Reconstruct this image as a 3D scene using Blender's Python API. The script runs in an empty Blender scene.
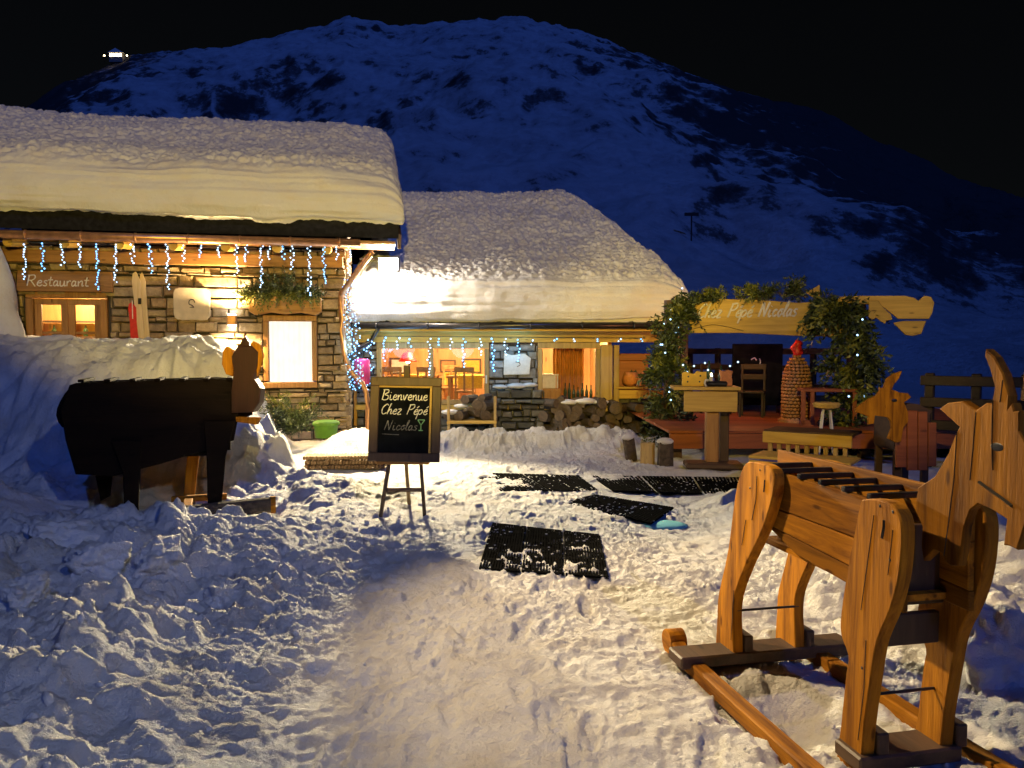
import bpy, bmesh, math, random
import numpy as np
from mathutils import Vector, Matrix, Euler, noise as mnoise
R = math.radians
random.seed(7)
S = bpy.context.scene
COL = S.collection

# ------------------------------------------------------------------ camera
PITCH = math.atan(34/768)
cam = bpy.data.cameras.new('camera'); cam.sensor_width = 36; cam.lens = 36*768/1024
cam.clip_start = .05; cam.clip_end = 3000
co = bpy.data.objects.new('camera', cam); COL.objects.link(co)
co.location = (0, 0, 1.6); co.rotation_euler = (R(90)-PITCH, 0, 0)
S.camera = co
CAMP = Vector((0, 0, 1.6)); CAMR = Euler((R(90)-PITCH, 0, 0)).to_matrix()

# ------------------------------------------------------------------ night sky, moon, yard floods, exposure
MOON_EL, MOON_AZ = R(34), R(160)      # moon behind the camera, a little to the right
w = bpy.data.worlds.new('World'); S.world = w; w.use_nodes = True
nt = w.node_tree; bg = nt.nodes['Background']
sky = nt.nodes.new('ShaderNodeTexSky'); sky.sky_type = 'NISHITA'; sky.sun_disc = False
sky.sun_elevation = MOON_EL; sky.sun_rotation = MOON_AZ
hs = nt.nodes.new('ShaderNodeHueSaturation'); hs.inputs['Saturation'].default_value = .55
nt.links.new(sky.outputs[0], hs.inputs['Color']); nt.links.new(hs.outputs[0], bg.inputs[0])
bg.inputs[1].default_value = .0006

def light(name, kind, loc, energy, color, **kw):
    l = bpy.data.lights.new(name, kind); l.energy = energy; l.color = color
    for k, v in kw.items(): setattr(l, k, v)
    o = bpy.data.objects.new(name, l); COL.objects.link(o); o.location = loc
    return o
def aim(o, target):
    o.rotation_euler = (Vector(target)-o.location).to_track_quat('-Z', 'Y').to_euler()
moon = light('moon', 'SUN', (0, 0, 50), .48, (.055, .18, 1.0), angle=R(.5))
mdir = Vector((math.sin(MOON_AZ)*math.cos(MOON_EL), math.cos(MOON_AZ)*math.cos(MOON_EL), math.sin(MOON_EL)))
moon.rotation_euler = (-mdir).to_track_quat('-Z', 'Y').to_euler()
# unseen floods, no fixtures: yard from upper left, roof and gate from behind the camera
WARM = (1.0, .66, .30)
f1 = light('yard_flood', 'SPOT', (-3.7, 5.6, 5.4), 2600, (1.0, .71, .36), spot_size=R(50), spot_blend=.6, shadow_soft_size=.08)
aim(f1, (2.0, 3.9, .55))
f5 = light('bank_fill', 'SPOT', (3.6, -2.2, 5.2), 520, (.86, .92, 1.0), spot_size=R(46), spot_blend=.9, shadow_soft_size=.10)  # added fill to brighten the left snow bank, not a known lamp
aim(f5, (-3.1, 5.0, .0))
f2 = light('roof_flood', 'SPOT', (-.1, -1.7, 3.5), 4600, (1.0, .70, .09), spot_size=R(63), spot_blend=.25, shadow_soft_size=.12)
aim(f2, (-2.2, 14, 7.3))
f4 = light('gate_flood', 'SPOT', (.1, -1.7, 5.3), 2600, (1.0, .68, .15), spot_size=R(29), spot_blend=.5, shadow_soft_size=.10)
aim(f4, (3.7, 12.3, 1.7))
FLOOD = Vector((-2.22, 13.78, 3.02))
fl = light('gable_flood', 'POINT', FLOOD, 290, (1.0, .86, .68), shadow_soft_size=.10)
f3 = light('gable_flood_beam', 'SPOT', FLOOD+Vector((-.02, -.16, -.03)), 7500, (1.0, .80, .46), spot_size=R(84), spot_blend=.8, shadow_soft_size=.22)
aim(f3, (-2.0, 6.0, .2))

S.view_settings.view_transform = 'Standard'; S.view_settings.look = 'None'
S.view_settings.exposure = 0; S.view_settings.gamma = 1; S.view_settings.use_curve_mapping = False
S.render.engine = 'CYCLES'
S.cycles.use_denoising = True
S.cycles.max_bounces = 6; S.cycles.diffuse_bounces = 3; S.cycles.glossy_bounces = 2
S.cycles.transparent_max_bounces = 12; S.cycles.sample_clamp_indirect = 4
S.cycles.caustics_reflective = False; S.cycles.caustics_refractive = False

# ------------------------------------------------------------------ pixel rays -> real planes
def ray(px, py):
    return (CAMR @ Vector(((px-512)/768, -(py-384)/768, -1))).normalized()
def on_plane(px, py, p0, n):
    d = ray(px, py); p0 = Vector(p0); n = Vector(n)
    return CAMP + d*((p0-CAMP).dot(n)/d.dot(n))
def at(px, py, Y): return on_plane(px, py, (0, Y, 0), (0, 1, 0))
def on_z(px, py, z=0): return on_plane(px, py, (0, 0, z), (0, 0, 1))

# ------------------------------------------------------------------ numpy noise
def _h(ix, iy, s):
    v = (ix.astype(np.int64)*374761393 + iy.astype(np.int64)*668265263 + s*1442695041) & 0xffffffff
    v = ((v ^ (v >> 13))*1274126177) & 0xffffffff
    v = ((v ^ (v >> 16))*2246822519) & 0xffffffff
    return ((v ^ (v >> 15)) & 0xffffff)/float(0xffffff)
def vn(x, y, s=0):
    ix = np.floor(x); iy = np.floor(y); fx = x-ix; fy = y-iy
    fx = fx*fx*fx*(fx*(fx*6-15)+10); fy = fy*fy*fy*(fy*(fy*6-15)+10)
    a = _h(ix, iy, s); b = _h(ix+1, iy, s); c = _h(ix, iy+1, s); d = _h(ix+1, iy+1, s)
    return (a*(1-fx)+b*fx)*(1-fy)+(c*(1-fx)+d*fx)*fy
def fbm(x, y, s=0, o=4):
    t = 0; a = .5; n = 0
    for k in range(o):
        t = t+a*(vn(x, y, s+k*17)*2-1); n += a; a *= .5
        x, y = 2.03*x*.8-2.03*y*.6+3.1, 2.03*x*.6+2.03*y*.8+1.7
    return t/n
def lumps(x, y, cell, s, keep=.7, flat=.8):
    gx = np.floor(x/cell); gy = np.floor(y/cell); out = np.zeros_like(x)
    for i in (-1, 0, 1):
        for j in (-1, 0, 1):
            cx = gx+i; cy = gy+j
            r = cell*(.25+.45*_h(cx, cy, s+3)); on = _h(cx, cy, s+4) < keep
            px = (cx+_h(cx, cy, s+1))*cell; py = (cy+_h(cx, cy, s+2))*cell
            q = np.maximum(np.abs(x-px), np.abs(y-py))*.5+np.hypot(x-px, y-py)*.55
            e = np.clip(1-(q/r)**2, 0, 1)
            tl = ((x-px)*(_h(cx, cy, s+5)-.5)+(y-py)*(_h(cx, cy, s+6)-.5))*1.1
            h = (r*np.minimum(np.sqrt(e), .55+.45*e)+tl*np.minimum(1, e*4))*flat
            out = np.maximum(out, h*on)
    return out
def sm(a, b, x):
    t = np.clip((x-a)/(b-a), 0, 1); return t*t*(3-2*t)

_rs = random.Random(3); PRINTS = []
for _k in range(22):                      # walking tracks between the yard and the doors
    _x = _rs.uniform(-1.0, 1.3); _a = _rs.uniform(-.18, .18)-_x*.05; _y = 1.9; _sd = 1
    while _y < 12.3:
        _y += _rs.uniform(.30, .42); _sd = -_sd
        if _rs.random() < .42: PRINTS.append((_x+_a*(_y-2)+_sd*.10+_rs.uniform(-.06, .06), _y, _a+_rs.uniform(-.25, .25), _rs.uniform(.006, .019), _rs.uniform(.9, 1.2)))
def prints(X, Y):
    out = np.zeros_like(X)
    if X.ndim == 1: 
        return out
    xs, ys = X[:, 0], Y[0, :]
    for px, py, a, dp, sc in PRINTS:
        i0, i1 = np.searchsorted(xs, (px-.3, px+.3)); j0, j1 = np.searchsorted(ys, (py-.3, py+.3))
        if i1-i0 < 3 or j1-j0 < 3: continue
        x = X[i0:i1, j0:j1]-px; y = Y[i0:i1, j0:j1]-py
        u = x*math.cos(a)+y*math.sin(a); v = -x*math.sin(a)+y*math.cos(a)
        w_ = .052*sc*(1-.22*np.exp(-((v+.02)/.05)**2))
        q = np.maximum(np.abs(u)/w_, np.abs(v)/(.15*sc))*.35+np.hypot(u/w_, v/(.15*sc))*.65
        out[i0:i1, j0:j1] += -dp*(1-sm(.8, 1.05, q))*(1+.25*np.sin(v*150))+dp*.55*np.exp(-((q-1.22)/.18)**2)
    return out
def H(X, Y):
    X = np.asarray(X, float); Y = np.asarray(Y, float)
    wx = X+.25*fbm(X*.8, Y*.8, 5, 3)+.055*fbm(X*9, Y*9, 7, 3); wy = Y+.25*fbm(X*.8+9, Y*.8, 6, 3)+.055*fbm(X*9+5, Y*9, 8, 3)
    h = .05*fbm(X*.5, Y*.5, 1, 2)+.035*fbm(X*2.2, Y*2.2, 2, 4)
    near = 1-sm(14, 20, Y)
    rough = np.abs(fbm(wx*5, wy*5.5, 3, 4))
    fine = .016*(.3-np.abs(fbm(wx*16, wy*18, 4, 4)))+.014*(.3-np.abs(fbm(X*34, Y*36, 14, 3)))+.010*fbm(X*60, Y*60, 19, 2)+.014*fbm(X*20, Y*24, 16, 4)
    tr = .35+.65*sm(-.25, .35, fbm(X*1.3, Y*1.3, 18, 3))
    h = h+near*(.030*(.35-rough)+fine*tr*1.25)
    h = h+prints(X, Y)
    # trampled dents
    h = h-near*(.05*lumps(wx, wy*.75, .36, 41, .35, .5))*sm(-.2, .3, fbm(X*.9, Y*.9, 24, 2))
    # chunky shovelled bank, left foreground
    gt = np.clip(1.35*np.exp(-(((X+3.0)/1.35)**2+((Y-7.1)/.85)**2)*1.0), 0, 1)
    bl = sm(-.95, -2.5, wx)*(1-sm(8.3, 9.6, Y))*sm(1.6, 2.6, Y)*(1-gt)
    h = h+bl*(.20+.22*fbm(X*.9, Y*.9, 11, 3)+.34*lumps(wx, wy, .62, 12, .5, .8)+.5*lumps(wx*1.1, wy, .30, 13, .65, .8)+.6*lumps(wx, wy*1.1, .14, 15, .65, .8)+.7*lumps(wx, wy, .07, 25, .6, .8)+.035*fbm(X*9, Y*9, 26, 5))
    edge = sm(-.1, -1.2, wx)*(1-sm(9, 10, Y))*(1-.5*bl)
    h = h+edge*(.5*lumps(wx, wy, .2, 21, .42, .7)+.35*lumps(wx, wy, .1, 22, .4, .7))
    # big bank between goat and chalet
    ex = sm(-2.55, -3.6, wx+.16*fbm(X*3, Y*3, 31, 3)+.36*np.clip(Y-9.2, 0, 3)); ey = sm(8.05, 9.5, wy)
    bb = ex*ey*(1-sm(12.1, 12.35, Y-.19*(X+8.4)))
    h = h+bb*(1.68+.12*fbm(X*.8, Y*.8, 32, 3)+.10*fbm(X*3, Y*3, 33, 5)+.12*lumps(wx, wy, .3, 38, .5, .8)) + .55*bb*(1-bb)*4*(.12*fbm(X*6, Y*6, 42, 4)+lumps(wx, wy, .5, 34, .6, .6)+lumps(wx, wy, .2, 35, .5, .6))
    # small mound by the chalet window
    mo = np.exp(-(((X+2.35)/.62)**2+((Y-11.6)/.55)**2)); h = h+.42*mo+.3*mo*lumps(wx, wy, .2, 36, .5, .5)
    # ridge before the log store
    rd = np.exp(-((wy-12.7-.10*X)/.42)**2)*sm(-1.7, -1.0, X)*(1-sm(1.9, 2.4, X)); h = h+rd*(.28+.5*lumps(wx, wy, .3, 37, .6, .7)+.3*lumps(wx, wy, .13, 39, .6, .7))
    # churned snow around and right of the goat
    g = sm(.75, 1.35, wx)*(1-sm(4.9, 5.9, Y)); h = h+g*(.02+.5*lumps(wx, wy, .26, 51, .5, .75)+.4*lumps(wx, wy, .11, 52, .6, .7))*(1-.5*sm(1.0, 1.4, wx)*(1-sm(1.6, 1.9, wx)))
    g2 = sm(1.75, 2.4, wx)*(1-sm(7.5, 9, Y)); h = h+g2*(.08+.5*lumps(wx, wy, .5, 53, .6, .7)+.4*lumps(wx, wy, .2, 54, .6, .7))
    h = h-.17*np.exp(-(((X-1.20)/.20)**2+((Y-3.33)/.26)**2)**1.5)
    # the deck and what lies right of it stand on falling ground
    h = h-sm(16, 60, Y)*1.2
    return h
def hz(x, y): return float(H(np.array([x]), np.array([y]))[0])

# ------------------------------------------------------------------ materials
def nm(name):
    m = bpy.data.materials.new(name); m.use_nodes = True
    t = m.node_tree; return m, t, t.nodes['Principled BSDF']
def N(t, k, **kw):
    n = t.nodes.new(k)
    for a, b in kw.items():
        if a in n.inputs: n.inputs[a].default_value = b
        else: setattr(n, a, b)
    return n
def ramp(t, fac, stops):
    r = t.nodes.new('ShaderNodeValToRGB'); e = r.color_ramp.elements
    while len(e) > 1: e.remove(e[-1])
    e[0].position = stops[0][0]; e[0].color = (*stops[0][1], 1)
    for p, c in stops[1:]:
        x = e.new(p); x.color = (*c, 1)
    t.links.new(fac, r.inputs[0]); return r
def coords(t, scale=(1, 1, 1)):
    c = t.nodes.new('ShaderNodeTexCoord'); m = N(t, 'ShaderNodeMapping'); m.inputs['Scale'].default_value = scale
    t.links.new(c.outputs['Object'], m.inputs[0]); return m.outputs[0]
def bump(t, b, h, strength, dist=.02):
    n = N(t, 'ShaderNodeBump'); n.inputs['Strength'].default_value = strength; n.inputs['Distance'].default_value = dist
    t.links.new(h, n.inputs['Height']); t.links.new(n.outputs[0], b.inputs['Normal'])
def plain(name, c, rough=.6, metal=0, var=.15, scale=20, bmp=.15):
    m, t, b = nm(name); v = coords(t)
    n = N(t, 'ShaderNodeTexNoise', Scale=scale, Detail=4.0); t.links.new(v, n.inputs['Vector'])
    r = ramp(t, n.outputs['Fac'], [(.3, tuple(x*(1-var) for x in c)), (.7, tuple(min(1, x*(1+var)) for x in c))])
    t.links.new(r.outputs[0], b.inputs['Base Color']); b.inputs['Roughness'].default_value = rough; b.inputs['Metallic'].default_value = metal
    if bmp: bump(t, b, n.outputs['Fac'], bmp, .01)
    return m
def wood(name, c1, c2, axis='X', s=1.0, rough=.55, islands=.35):
    m, t, b = nm(name)
    sc = {'X': (1.2, 14, 14), 'Y': (14, 1.2, 14), 'Z': (14, 14, 1.2)}[axis]
    v = coords(t, tuple(x*s for x in sc))
    gi = N(t, 'ShaderNodeNewGeometry')
    ad = N(t, 'ShaderNodeVectorMath', operation='ADD'); t.links.new(v, ad.inputs[0])
    ml = N(t, 'ShaderNodeMath', operation='MULTIPLY'); ml.inputs[1].default_value = 37.0
    t.links.new(gi.outputs['Random Per Island'], ml.inputs[0]); t.links.new(ml.outputs[0], ad.inputs[1])
    n = N(t, 'ShaderNodeTexNoise', Scale=1.0, Detail=7.0, Roughness=.65, Distortion=.6); t.links.new(ad.outputs[0], n.inputs['Vector'])
    n2 = N(t, 'ShaderNodeTexNoise', Scale=4.5, Detail=3.0, Roughness=.7); t.links.new(ad.outputs[0], n2.inputs['Vector'])
    r = ramp(t, n.outputs['Fac'], [(.30, c2), (.45, tuple((p+q)/2 for p, q in zip(c1, c2))), (.62, c1)])
    # knots
    vk = coords(t, tuple(x*s for x in {'X': (2.2, 7, 7), 'Y': (7, 2.2, 7), 'Z': (7, 7, 2.2)}[axis]))
    ad2 = N(t, 'ShaderNodeVectorMath', operation='ADD'); t.links.new(vk, ad2.inputs[0]); t.links.new(ml.outputs[0], ad2.inputs[1])
    k = N(t, 'ShaderNodeTexVoronoi', Scale=1.25); t.links.new(ad2.outputs[0], k.inputs['Vector'])
    kr = ramp(t, k.outputs['Distance'], [(.06, (.18, .12, .10)), (.14, (1, 1, 1))])
    mx = N(t, 'ShaderNodeMix', data_type='RGBA', blend_type='MULTIPLY'); mx.inputs[0].default_value = .8
    t.links.new(r.outputs[0], mx.inputs[6]); t.links.new(kr.outputs[0], mx.inputs[7])
    ir = ramp(t, gi.outputs['Random Per Island'], [(0, (1-islands,)*3), (1, (1+islands*.3,)*3)])
    m2 = N(t, 'ShaderNodeMix', data_type='RGBA', blend_type='MULTIPLY'); m2.inputs[0].default_value = 1
    t.links.new(mx.outputs[2], m2.inputs[6]); t.links.new(ir.outputs[0], m2.inputs[7])
    t.links.new(m2.outputs[2], b.inputs['Base Color']); b.inputs['Roughness'].default_value = rough
    bump(t, b, n2.outputs['Fac'], .35, .006)
    return m
def snowmat(name, c=(.80, .82, .86), fine=70, st=.5, dirt=0, dist=.012):
    m, t, b = nm(name); v = coords(t)
    n = N(t, 'ShaderNodeTexNoise', Scale=fine, Detail=5.0, Roughness=.65); t.links.new(v, n.inputs['Vector'])
    n2 = N(t, 'ShaderNodeTexNoise', Scale=3.0, Detail=6.0, Roughness=.6); t.links.new(v, n2.inputs['Vector'])
    d = tuple(x*(1-dirt) for x in (c[0], c[1]*.96, c[2]*.90))
    r = ramp(t, n2.outputs['Fac'], [(.32, d), (.55, c)])
    t.links.new(r.outputs[0], b.inputs['Base Color']); b.inputs['Roughness'].default_value = .55
    b.inputs['Specular IOR Level'].default_value = .35
    b.inputs['Roughness'].default_value = .95; b.inputs['Specular IOR Level'].default_value = .08
    n3 = N(t, 'ShaderNodeTexNoise', Scale=fine*.33, Detail=9.0, Roughness=.72); t.links.new(v, n3.inputs['Vector'])
    ad = N(t, 'ShaderNodeMath', operation='MULTIPLY_ADD'); ad.inputs[1].default_value = .45
    t.links.new(n.outputs['Fac'], ad.inputs[0]); t.links.new(n3.outputs['Fac'], ad.inputs[2])
    bump(t, b, ad.outputs[0], st, dist)
    return m
def glow(name, c, e, var=0, scale=3):
    m, t, b = nm(name); b.inputs['Base Color'].default_value = (.5, .5, .5, 1)
    b.inputs['Emission Color'].default_value = (*c, 1); b.inputs['Emission Strength'].default_value = e
    if var:
        n = N(t, 'ShaderNodeTexNoise', Scale=scale, Detail=3.0); t.links.new(coords(t), n.inputs['Vector'])
        r = ramp(t, n.outputs['Fac'], [(.3, tuple(x*(1-var) for x in c)), (.7, c)]); t.links.new(r.outputs[0], b.inputs['Emission Color'])
    return m
def glassmat(name):
    m = bpy.data.materials.new(name); m.use_nodes = True; t = m.node_tree; t.nodes.clear()
    o = t.nodes.new('ShaderNodeOutputMaterial'); mx = t.nodes.new('ShaderNodeMixShader')
    tr = t.nodes.new('ShaderNodeBsdfTransparent'); g = t.nodes.new('ShaderNodeBsdfGlossy'); g.inputs['Roughness'].default_value = .03
    f = t.nodes.new('ShaderNodeFresnel'); f.inputs['IOR'].default_value = 1.45
    t.links.new(f.outputs[0], mx.inputs[0]); t.links.new(tr.outputs[0], mx.inputs[1]); t.links.new(g.outputs[0], mx.inputs[2]); t.links.new(mx.outputs[0], o.inputs[0])
    return m
def stonemat(name, lo, hi, alt, s=1.0):
    m, t, b = nm(name); v = coords(t)
    gi = N(t, 'ShaderNodeNewGeometry')
    n = N(t, 'ShaderNodeTexNoise', Scale=9*s, Detail=8.0, Roughness=.7); t.links.new(v, n.inputs['Vector'])
    r = ramp(t, gi.outputs['Random Per Island'], [(0, lo), (.35, hi), (.6, alt), (.8, lo), (1, hi)])
    r2 = ramp(t, n.outputs['Fac'], [(.3, (.45, .42, .40)), (.65, (1.05, 1.05, 1.05))])
    mx = N(t, 'ShaderNodeMix', data_type='RGBA', blend_type='MULTIPLY'); mx.inputs[0].default_value = 1
    t.links.new(r.outputs[0], mx.inputs[6]); t.links.new(r2.outputs[0], mx.inputs[7])
    t.links.new(mx.outputs[2], b.inputs['Base Color']); b.inputs['Roughness'].default_value = .85
    bump(t, b, n.outputs['Fac'], .9, .03)
    return m
def leafmat(name, a, c):
    m, t, b = nm(name); gi = N(t, 'ShaderNodeNewGeometry')
    r = ramp(t, gi.outputs['Random Per Island'], [(0, a), (1, c)])
    t.links.new(r.outputs[0], b.inputs['Base Color']); b.inputs['Roughness'].default_value = .5
    return m

M_SNOW = snowmat('snow_trodden', (.76, .77, .80), 75, .9, .14, .04)
M_SNOWB = snowmat('snow_lumps', (.78, .79, .82), 60, .9, .1, .03)
M_ROOFSNOW = snowmat('snow_roof', (.82, .83, .85), 34, .75, 0, .03)
M_MUR = stonemat('chalet_stone', (.27, .19, .10), (.52, .40, .23), (.36, .30, .22))
M_GREY = stonemat('grey_stone', (.20, .21, .22), (.40, .41, .41), (.28, .27, .25))
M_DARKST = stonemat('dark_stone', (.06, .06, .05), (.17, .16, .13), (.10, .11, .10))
M_MORT = plain('mortar', (.05, .042, .034), .95, 0, .4, 30, .5)
M_SLATE = plain('slate_edge', (.018, .018, .02), .75, 0, .4, 12, .5)
M_COPPER = plain('copper', (.62, .33, .17), .35, .75, .2, 9, .05)
M_BLACKM = plain('dark_metal', (.05, .05, .055), .3, .7, .2, 14, .05)
M_OAKX = wood('amber_wood_long', (.42, .215, .065), (.22, .095, .025), 'X')
M_OAKZ = wood('amber_wood_upright', (.42, .215, .065), (.22, .095, .025), 'Z')
M_GOATX = wood('goat_wood_long', (.47, .192, .008), (.10, .028, .003), 'X', 1.3, .75, .5)
M_GOATZ = wood('goat_wood_upright', (.50, .207, .008), (.11, .032, .003), 'Z', 1.3, .75, .5)
for _m in (M_GOATX, M_GOATZ): _m.node_tree.nodes['Principled BSDF'].inputs['Specular IOR Level'].default_value = .2
M_GOATD = wood('goat_wood_shaded', (.008, .0045, .003), (.003, .002, .0015), 'X', 1.0, .8)  # near-black tone puts the left goat's backlit shade into the wood
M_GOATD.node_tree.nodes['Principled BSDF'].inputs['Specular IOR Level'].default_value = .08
M_GOATDZ = wood('goat_wood_shaded_head', (.040, .011, .006), (.015, .005, .003), 'Z', 1.0, .5)  # head tone lowered for the same shade
M_PALEX = wood('pale_plank', (.66, .44, .10), (.42, .25, .045), 'X', 1.0, .6)
M_PALEZ = wood('pale_post', (.50, .36, .15), (.30, .19, .07), 'Z', 1.0, .6)
M_SHADOWW = wood('shaded_wood', (.030, .016, .009), (.014, .008, .005), 'X')  # darker copy of the dark planks, standing in for shade on chairs and fence
M_SKI = wood('ski_wood', (.72, .58, .36), (.55, .40, .2), 'Z', 1, .5, .1)
M_DARKWX = wood('dark_plank', (.10, .055, .03), (.045, .025, .014), 'X')
M_DARKWZ = wood('dark_post', (.085, .045, .022), (.04, .02, .010), 'Z')
M_REDW = wood('red_deck', (.40, .12, .035), (.22, .055, .02), 'X', .7, .5)
M_PINE = wood('pine_panel', (.62, .36, .13), (.45, .22, .07), 'Z', .6, .5, .25)
M_BARK = plain('bark', (.06, .045, .033), .9, 0, .5, 25, .9)
M_END = plain('log_end', (.085, .06, .04), .8, 0, .3, 40, .2)
M_BOARD = plain('blackboard', (.008, .009, .010), .85, 0, .5, 6, .03)
M_CHALK = plain('chalk', (.75, .75, .72), .9, 0, .3, 90, 0)
M_CHALKF = plain('faint_chalk', (.16, .16, .16), .9, 0, .6, 60, 0)
M_WHITE = plain('white_paint', (.72, .70, .64), .7, 0, .08, 20, .1)
M_PLAQ = plain('pale_plaque', (.55, .48, .36), .8, 0, .12, 8, .2)
M_RUBBER = plain('black_mat', (.008, .008, .008), .95, 0, .5, 40, .3)
M_PINK = plain('pink_plastic', (.62, .05, .22), .4, 0, .15, 10, .05)
for _m in (M_BOARD, M_RUBBER, M_SLATE): _m.node_tree.nodes['Principled BSDF'].inputs['Specular IOR Level'].default_value = 0
M_GREEN = plain('green_lid', (.12, .30, .025), .6, 0, .15, 10, .1)
M_RED = plain('red_paint', (.60, .02, .02), .4, 0, .15, 12, .05)
M_YEL = plain('yellow_board', (.75, .48, .05), .6, 0, .1, 12, .05)
M_ORANGE = plain('orange_clay', (.55, .22, .08), .7, 0, .2, 20, .2)
M_CLOTH = plain('mustard_cloth', (.62, .40, .06), .9, 0, .2, 30, .2)
M_CURT = plain('orange_curtain', (.55, .24, .05), .9, 0, .25, 6, .1)
M_WICK = plain('wicker', (.50, .26, .12), .7, 0, .35, 30, .5)
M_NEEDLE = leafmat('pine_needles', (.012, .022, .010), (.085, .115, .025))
M_NEEDLEY = leafmat('yellow_green_needles', (.06, .09, .02), (.26, .26, .035))  # yellower green for some of the sprigs
M_GLASS = glassmat('window_glass')
M_CURTG = glow('lit_curtain', (1, .90, .74), 1.3, .18, 6)
M_BULB = glow('cool_bulb', (.10, .45, 1.0), 3.6)
M_BULBW = glow('white_bulb', (.38, .66, 1.0), 3.2)
M_WARMB = glow('warm_bulb', (1, .75, .4), 14)
M_LAMP = glow('flood_lens', (1, .93, .82), 60)
M_WIRE = plain('wire', (.03, .035, .03), .5, 0, .2, 20, 0)
M_BOTT = plain('bottle_glass', (.02, .05, .02), .12, 0, .2, 10, 0)

# ------------------------------------------------------------------ mesh builder
class MB:
    def __init__(s): s.b = bmesh.new(); s.mi = 0
    def _t(s, vs, mx):
        if mx is not None: bmesh.ops.transform(s.b, matrix=mx, verts=vs)
    def box(s, c, d, bev=0.0, mx=None, rot=None):
        r = bmesh.ops.create_cube(s.b, size=1); vs = r['verts']
        bmesh.ops.scale(s.b, vec=d, verts=vs)
        if bev:
            es = list({e for v in vs for e in v.link_edges})
            o = bmesh.ops.bevel(s.b, geom=es, offset=bev, segments=1, affect='EDGES'); 
            vs = list({v for f in o['faces'] for v in f.verts}|{v for v in vs if v.is_valid})
        if rot is not None: bmesh.ops.transform(s.b, matrix=Euler(rot).to_matrix().to_4x4(), verts=vs)
        bmesh.ops.translate(s.b, vec=c, verts=vs)
        s._t(vs, mx); return vs
    def prism(s, pts, th, mx=None, bev=0.0):
        """outline in local x,z; thickness along y, centred"""
        a = [s.b.verts.new((p[0], -th/2, p[1])) for p in pts]; c = [s.b.verts.new((p[0], th/2, p[1])) for p in pts]
        n = len(pts); fs = [s.b.faces.new(a), s.b.faces.new(c[::-1])]
        for i in range(n): fs.append(s.b.faces.new((a[i], c[i], c[(i+1) % n], a[(i+1) % n])))
        bmesh.ops.recalc_face_normals(s.b, faces=fs)
        vs = a+c
        if bev:
            es = [e for f in fs[:2] for e in f.edges]
            o = bmesh.ops.bevel(s.b, geom=es, offset=bev, segments=1, affect='EDGES')
            vs = list({v for f in o['faces'] for v in f.verts}|{v for v in vs if v.is_valid})
            st = [v for v in vs]; vs = list({w for v in st for f in v.link_faces for w in f.verts})
        s._t(vs, mx); return vs
    def tube(s, pts, r, n=8, closed=False, cap=True):
        pts = [Vector(p) for p in pts]; rs = r if isinstance(r, (list, tuple)) else [r]*len(pts); rings = []
        for i, p in enumerate(pts):
            t = (pts[min(i+1, len(pts)-1)]-pts[max(i-1, 0)])
            if t.length < 1e-9: t = Vector((0, 0, 1))
            t.normalize(); u = t.cross(Vector((0, 0, 1)))
            if u.length < .05: u = t.cross(Vector((0, 1, 0)))
            u.normalize(); q = t.cross(u)
            rings.append([s.b.verts.new(p+rs[i]*(math.cos(2*math.pi*k/n)*u+math.sin(2*math.pi*k/n)*q)) for k in range(n)])
        for a, c in zip(rings, rings[1:]):
            for k in range(n): s.b.faces.new((a[k], a[(k+1) % n], c[(k+1) % n], c[k]))
        if cap:
            for g, fl in ((rings[0], 1), (rings[-1], 0)):
                f = s.b.faces.new(g[::-1] if fl else g); f.material_index = s.mi
        return rings
    def lathe(s, prof, c=(0, 0, 0), n=16):
        rings = []
        for r, z in prof:
            rings.append([s.b.verts.new((c[0]+r*math.cos(2*math.pi*k/n), c[1]+r*math.sin(2*math.pi*k/n), c[2]+z)) for k in range(n)])
        for a, d in zip(rings, rings[1:]):
            for k in range(n): s.b.faces.new((a[k], a[(k+1) % n], d[(k+1) % n], d[k]))
        s.b.faces.new(rings[0][::-1]); s.b.faces.new(rings[-1])
    def ico(s, c, r, sub=1, sq=(1, 1, 1), jit=0):
        o = bmesh.ops.create_icosphere(s.b, subdivisions=sub, radius=r)
        for v in o['verts']:
            k = 1+random.uniform(-jit, jit); v.co = Vector((v.co.x*sq[0]*k+c[0], v.co.y*sq[1]*k+c[1], v.co.z*sq[2]*k+c[2]))
        return o['verts']
    def quad(s, a, b, c, d): return s.b.faces.new([s.b.verts.new(p) for p in (a, b, c, d)])
    def build(s, name, mat, parent=None, smooth=False):
        me = bpy.data.meshes.new(name); s.b.normal_update(); s.b.to_mesh(me); s.b.free()
        for m in (mat if isinstance(mat, (list, tuple)) else [mat]): me.materials.append(m)
        if smooth:
            for p in me.polygons: p.use_smooth = True
        o = bpy.data.objects.new(name, me); COL.objects.link(o)
        if parent is not None: o.parent = parent
        return o
def gridmesh(name, V, nu, nv, mat, parent=None):
    """V: (nu*nv,3) array -> smooth grid"""
    me = bpy.data.meshes.new(name)
    i = np.arange(nu-1)[:, None]*nv+np.arange(nv-1)[None, :]
    F = np.stack([i, i+nv, i+nv+1, i+1], -1).reshape(-1, 4)
    me.vertices.add(len(V)); me.vertices.foreach_set('co', np.asarray(V, np.float32).ravel())
    me.loops.add(F.size); me.loops.foreach_set('vertex_index', F.ravel().astype(np.int32))
    me.polygons.add(len(F)); me.polygons.foreach_set('loop_start', (np.arange(len(F))*4).astype(np.int32)); me.polygons.foreach_set('loop_total', np.full(len(F), 4, np.int32))
    me.polygons.foreach_set('use_smooth', np.ones(len(F), bool))
    me.update(calc_edges=True); me.validate()
    me.materials.append(mat)
    o = bpy.data.objects.new(name, me); COL.objects.link(o)
    if parent is not None: o.parent = parent
    return o
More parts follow.
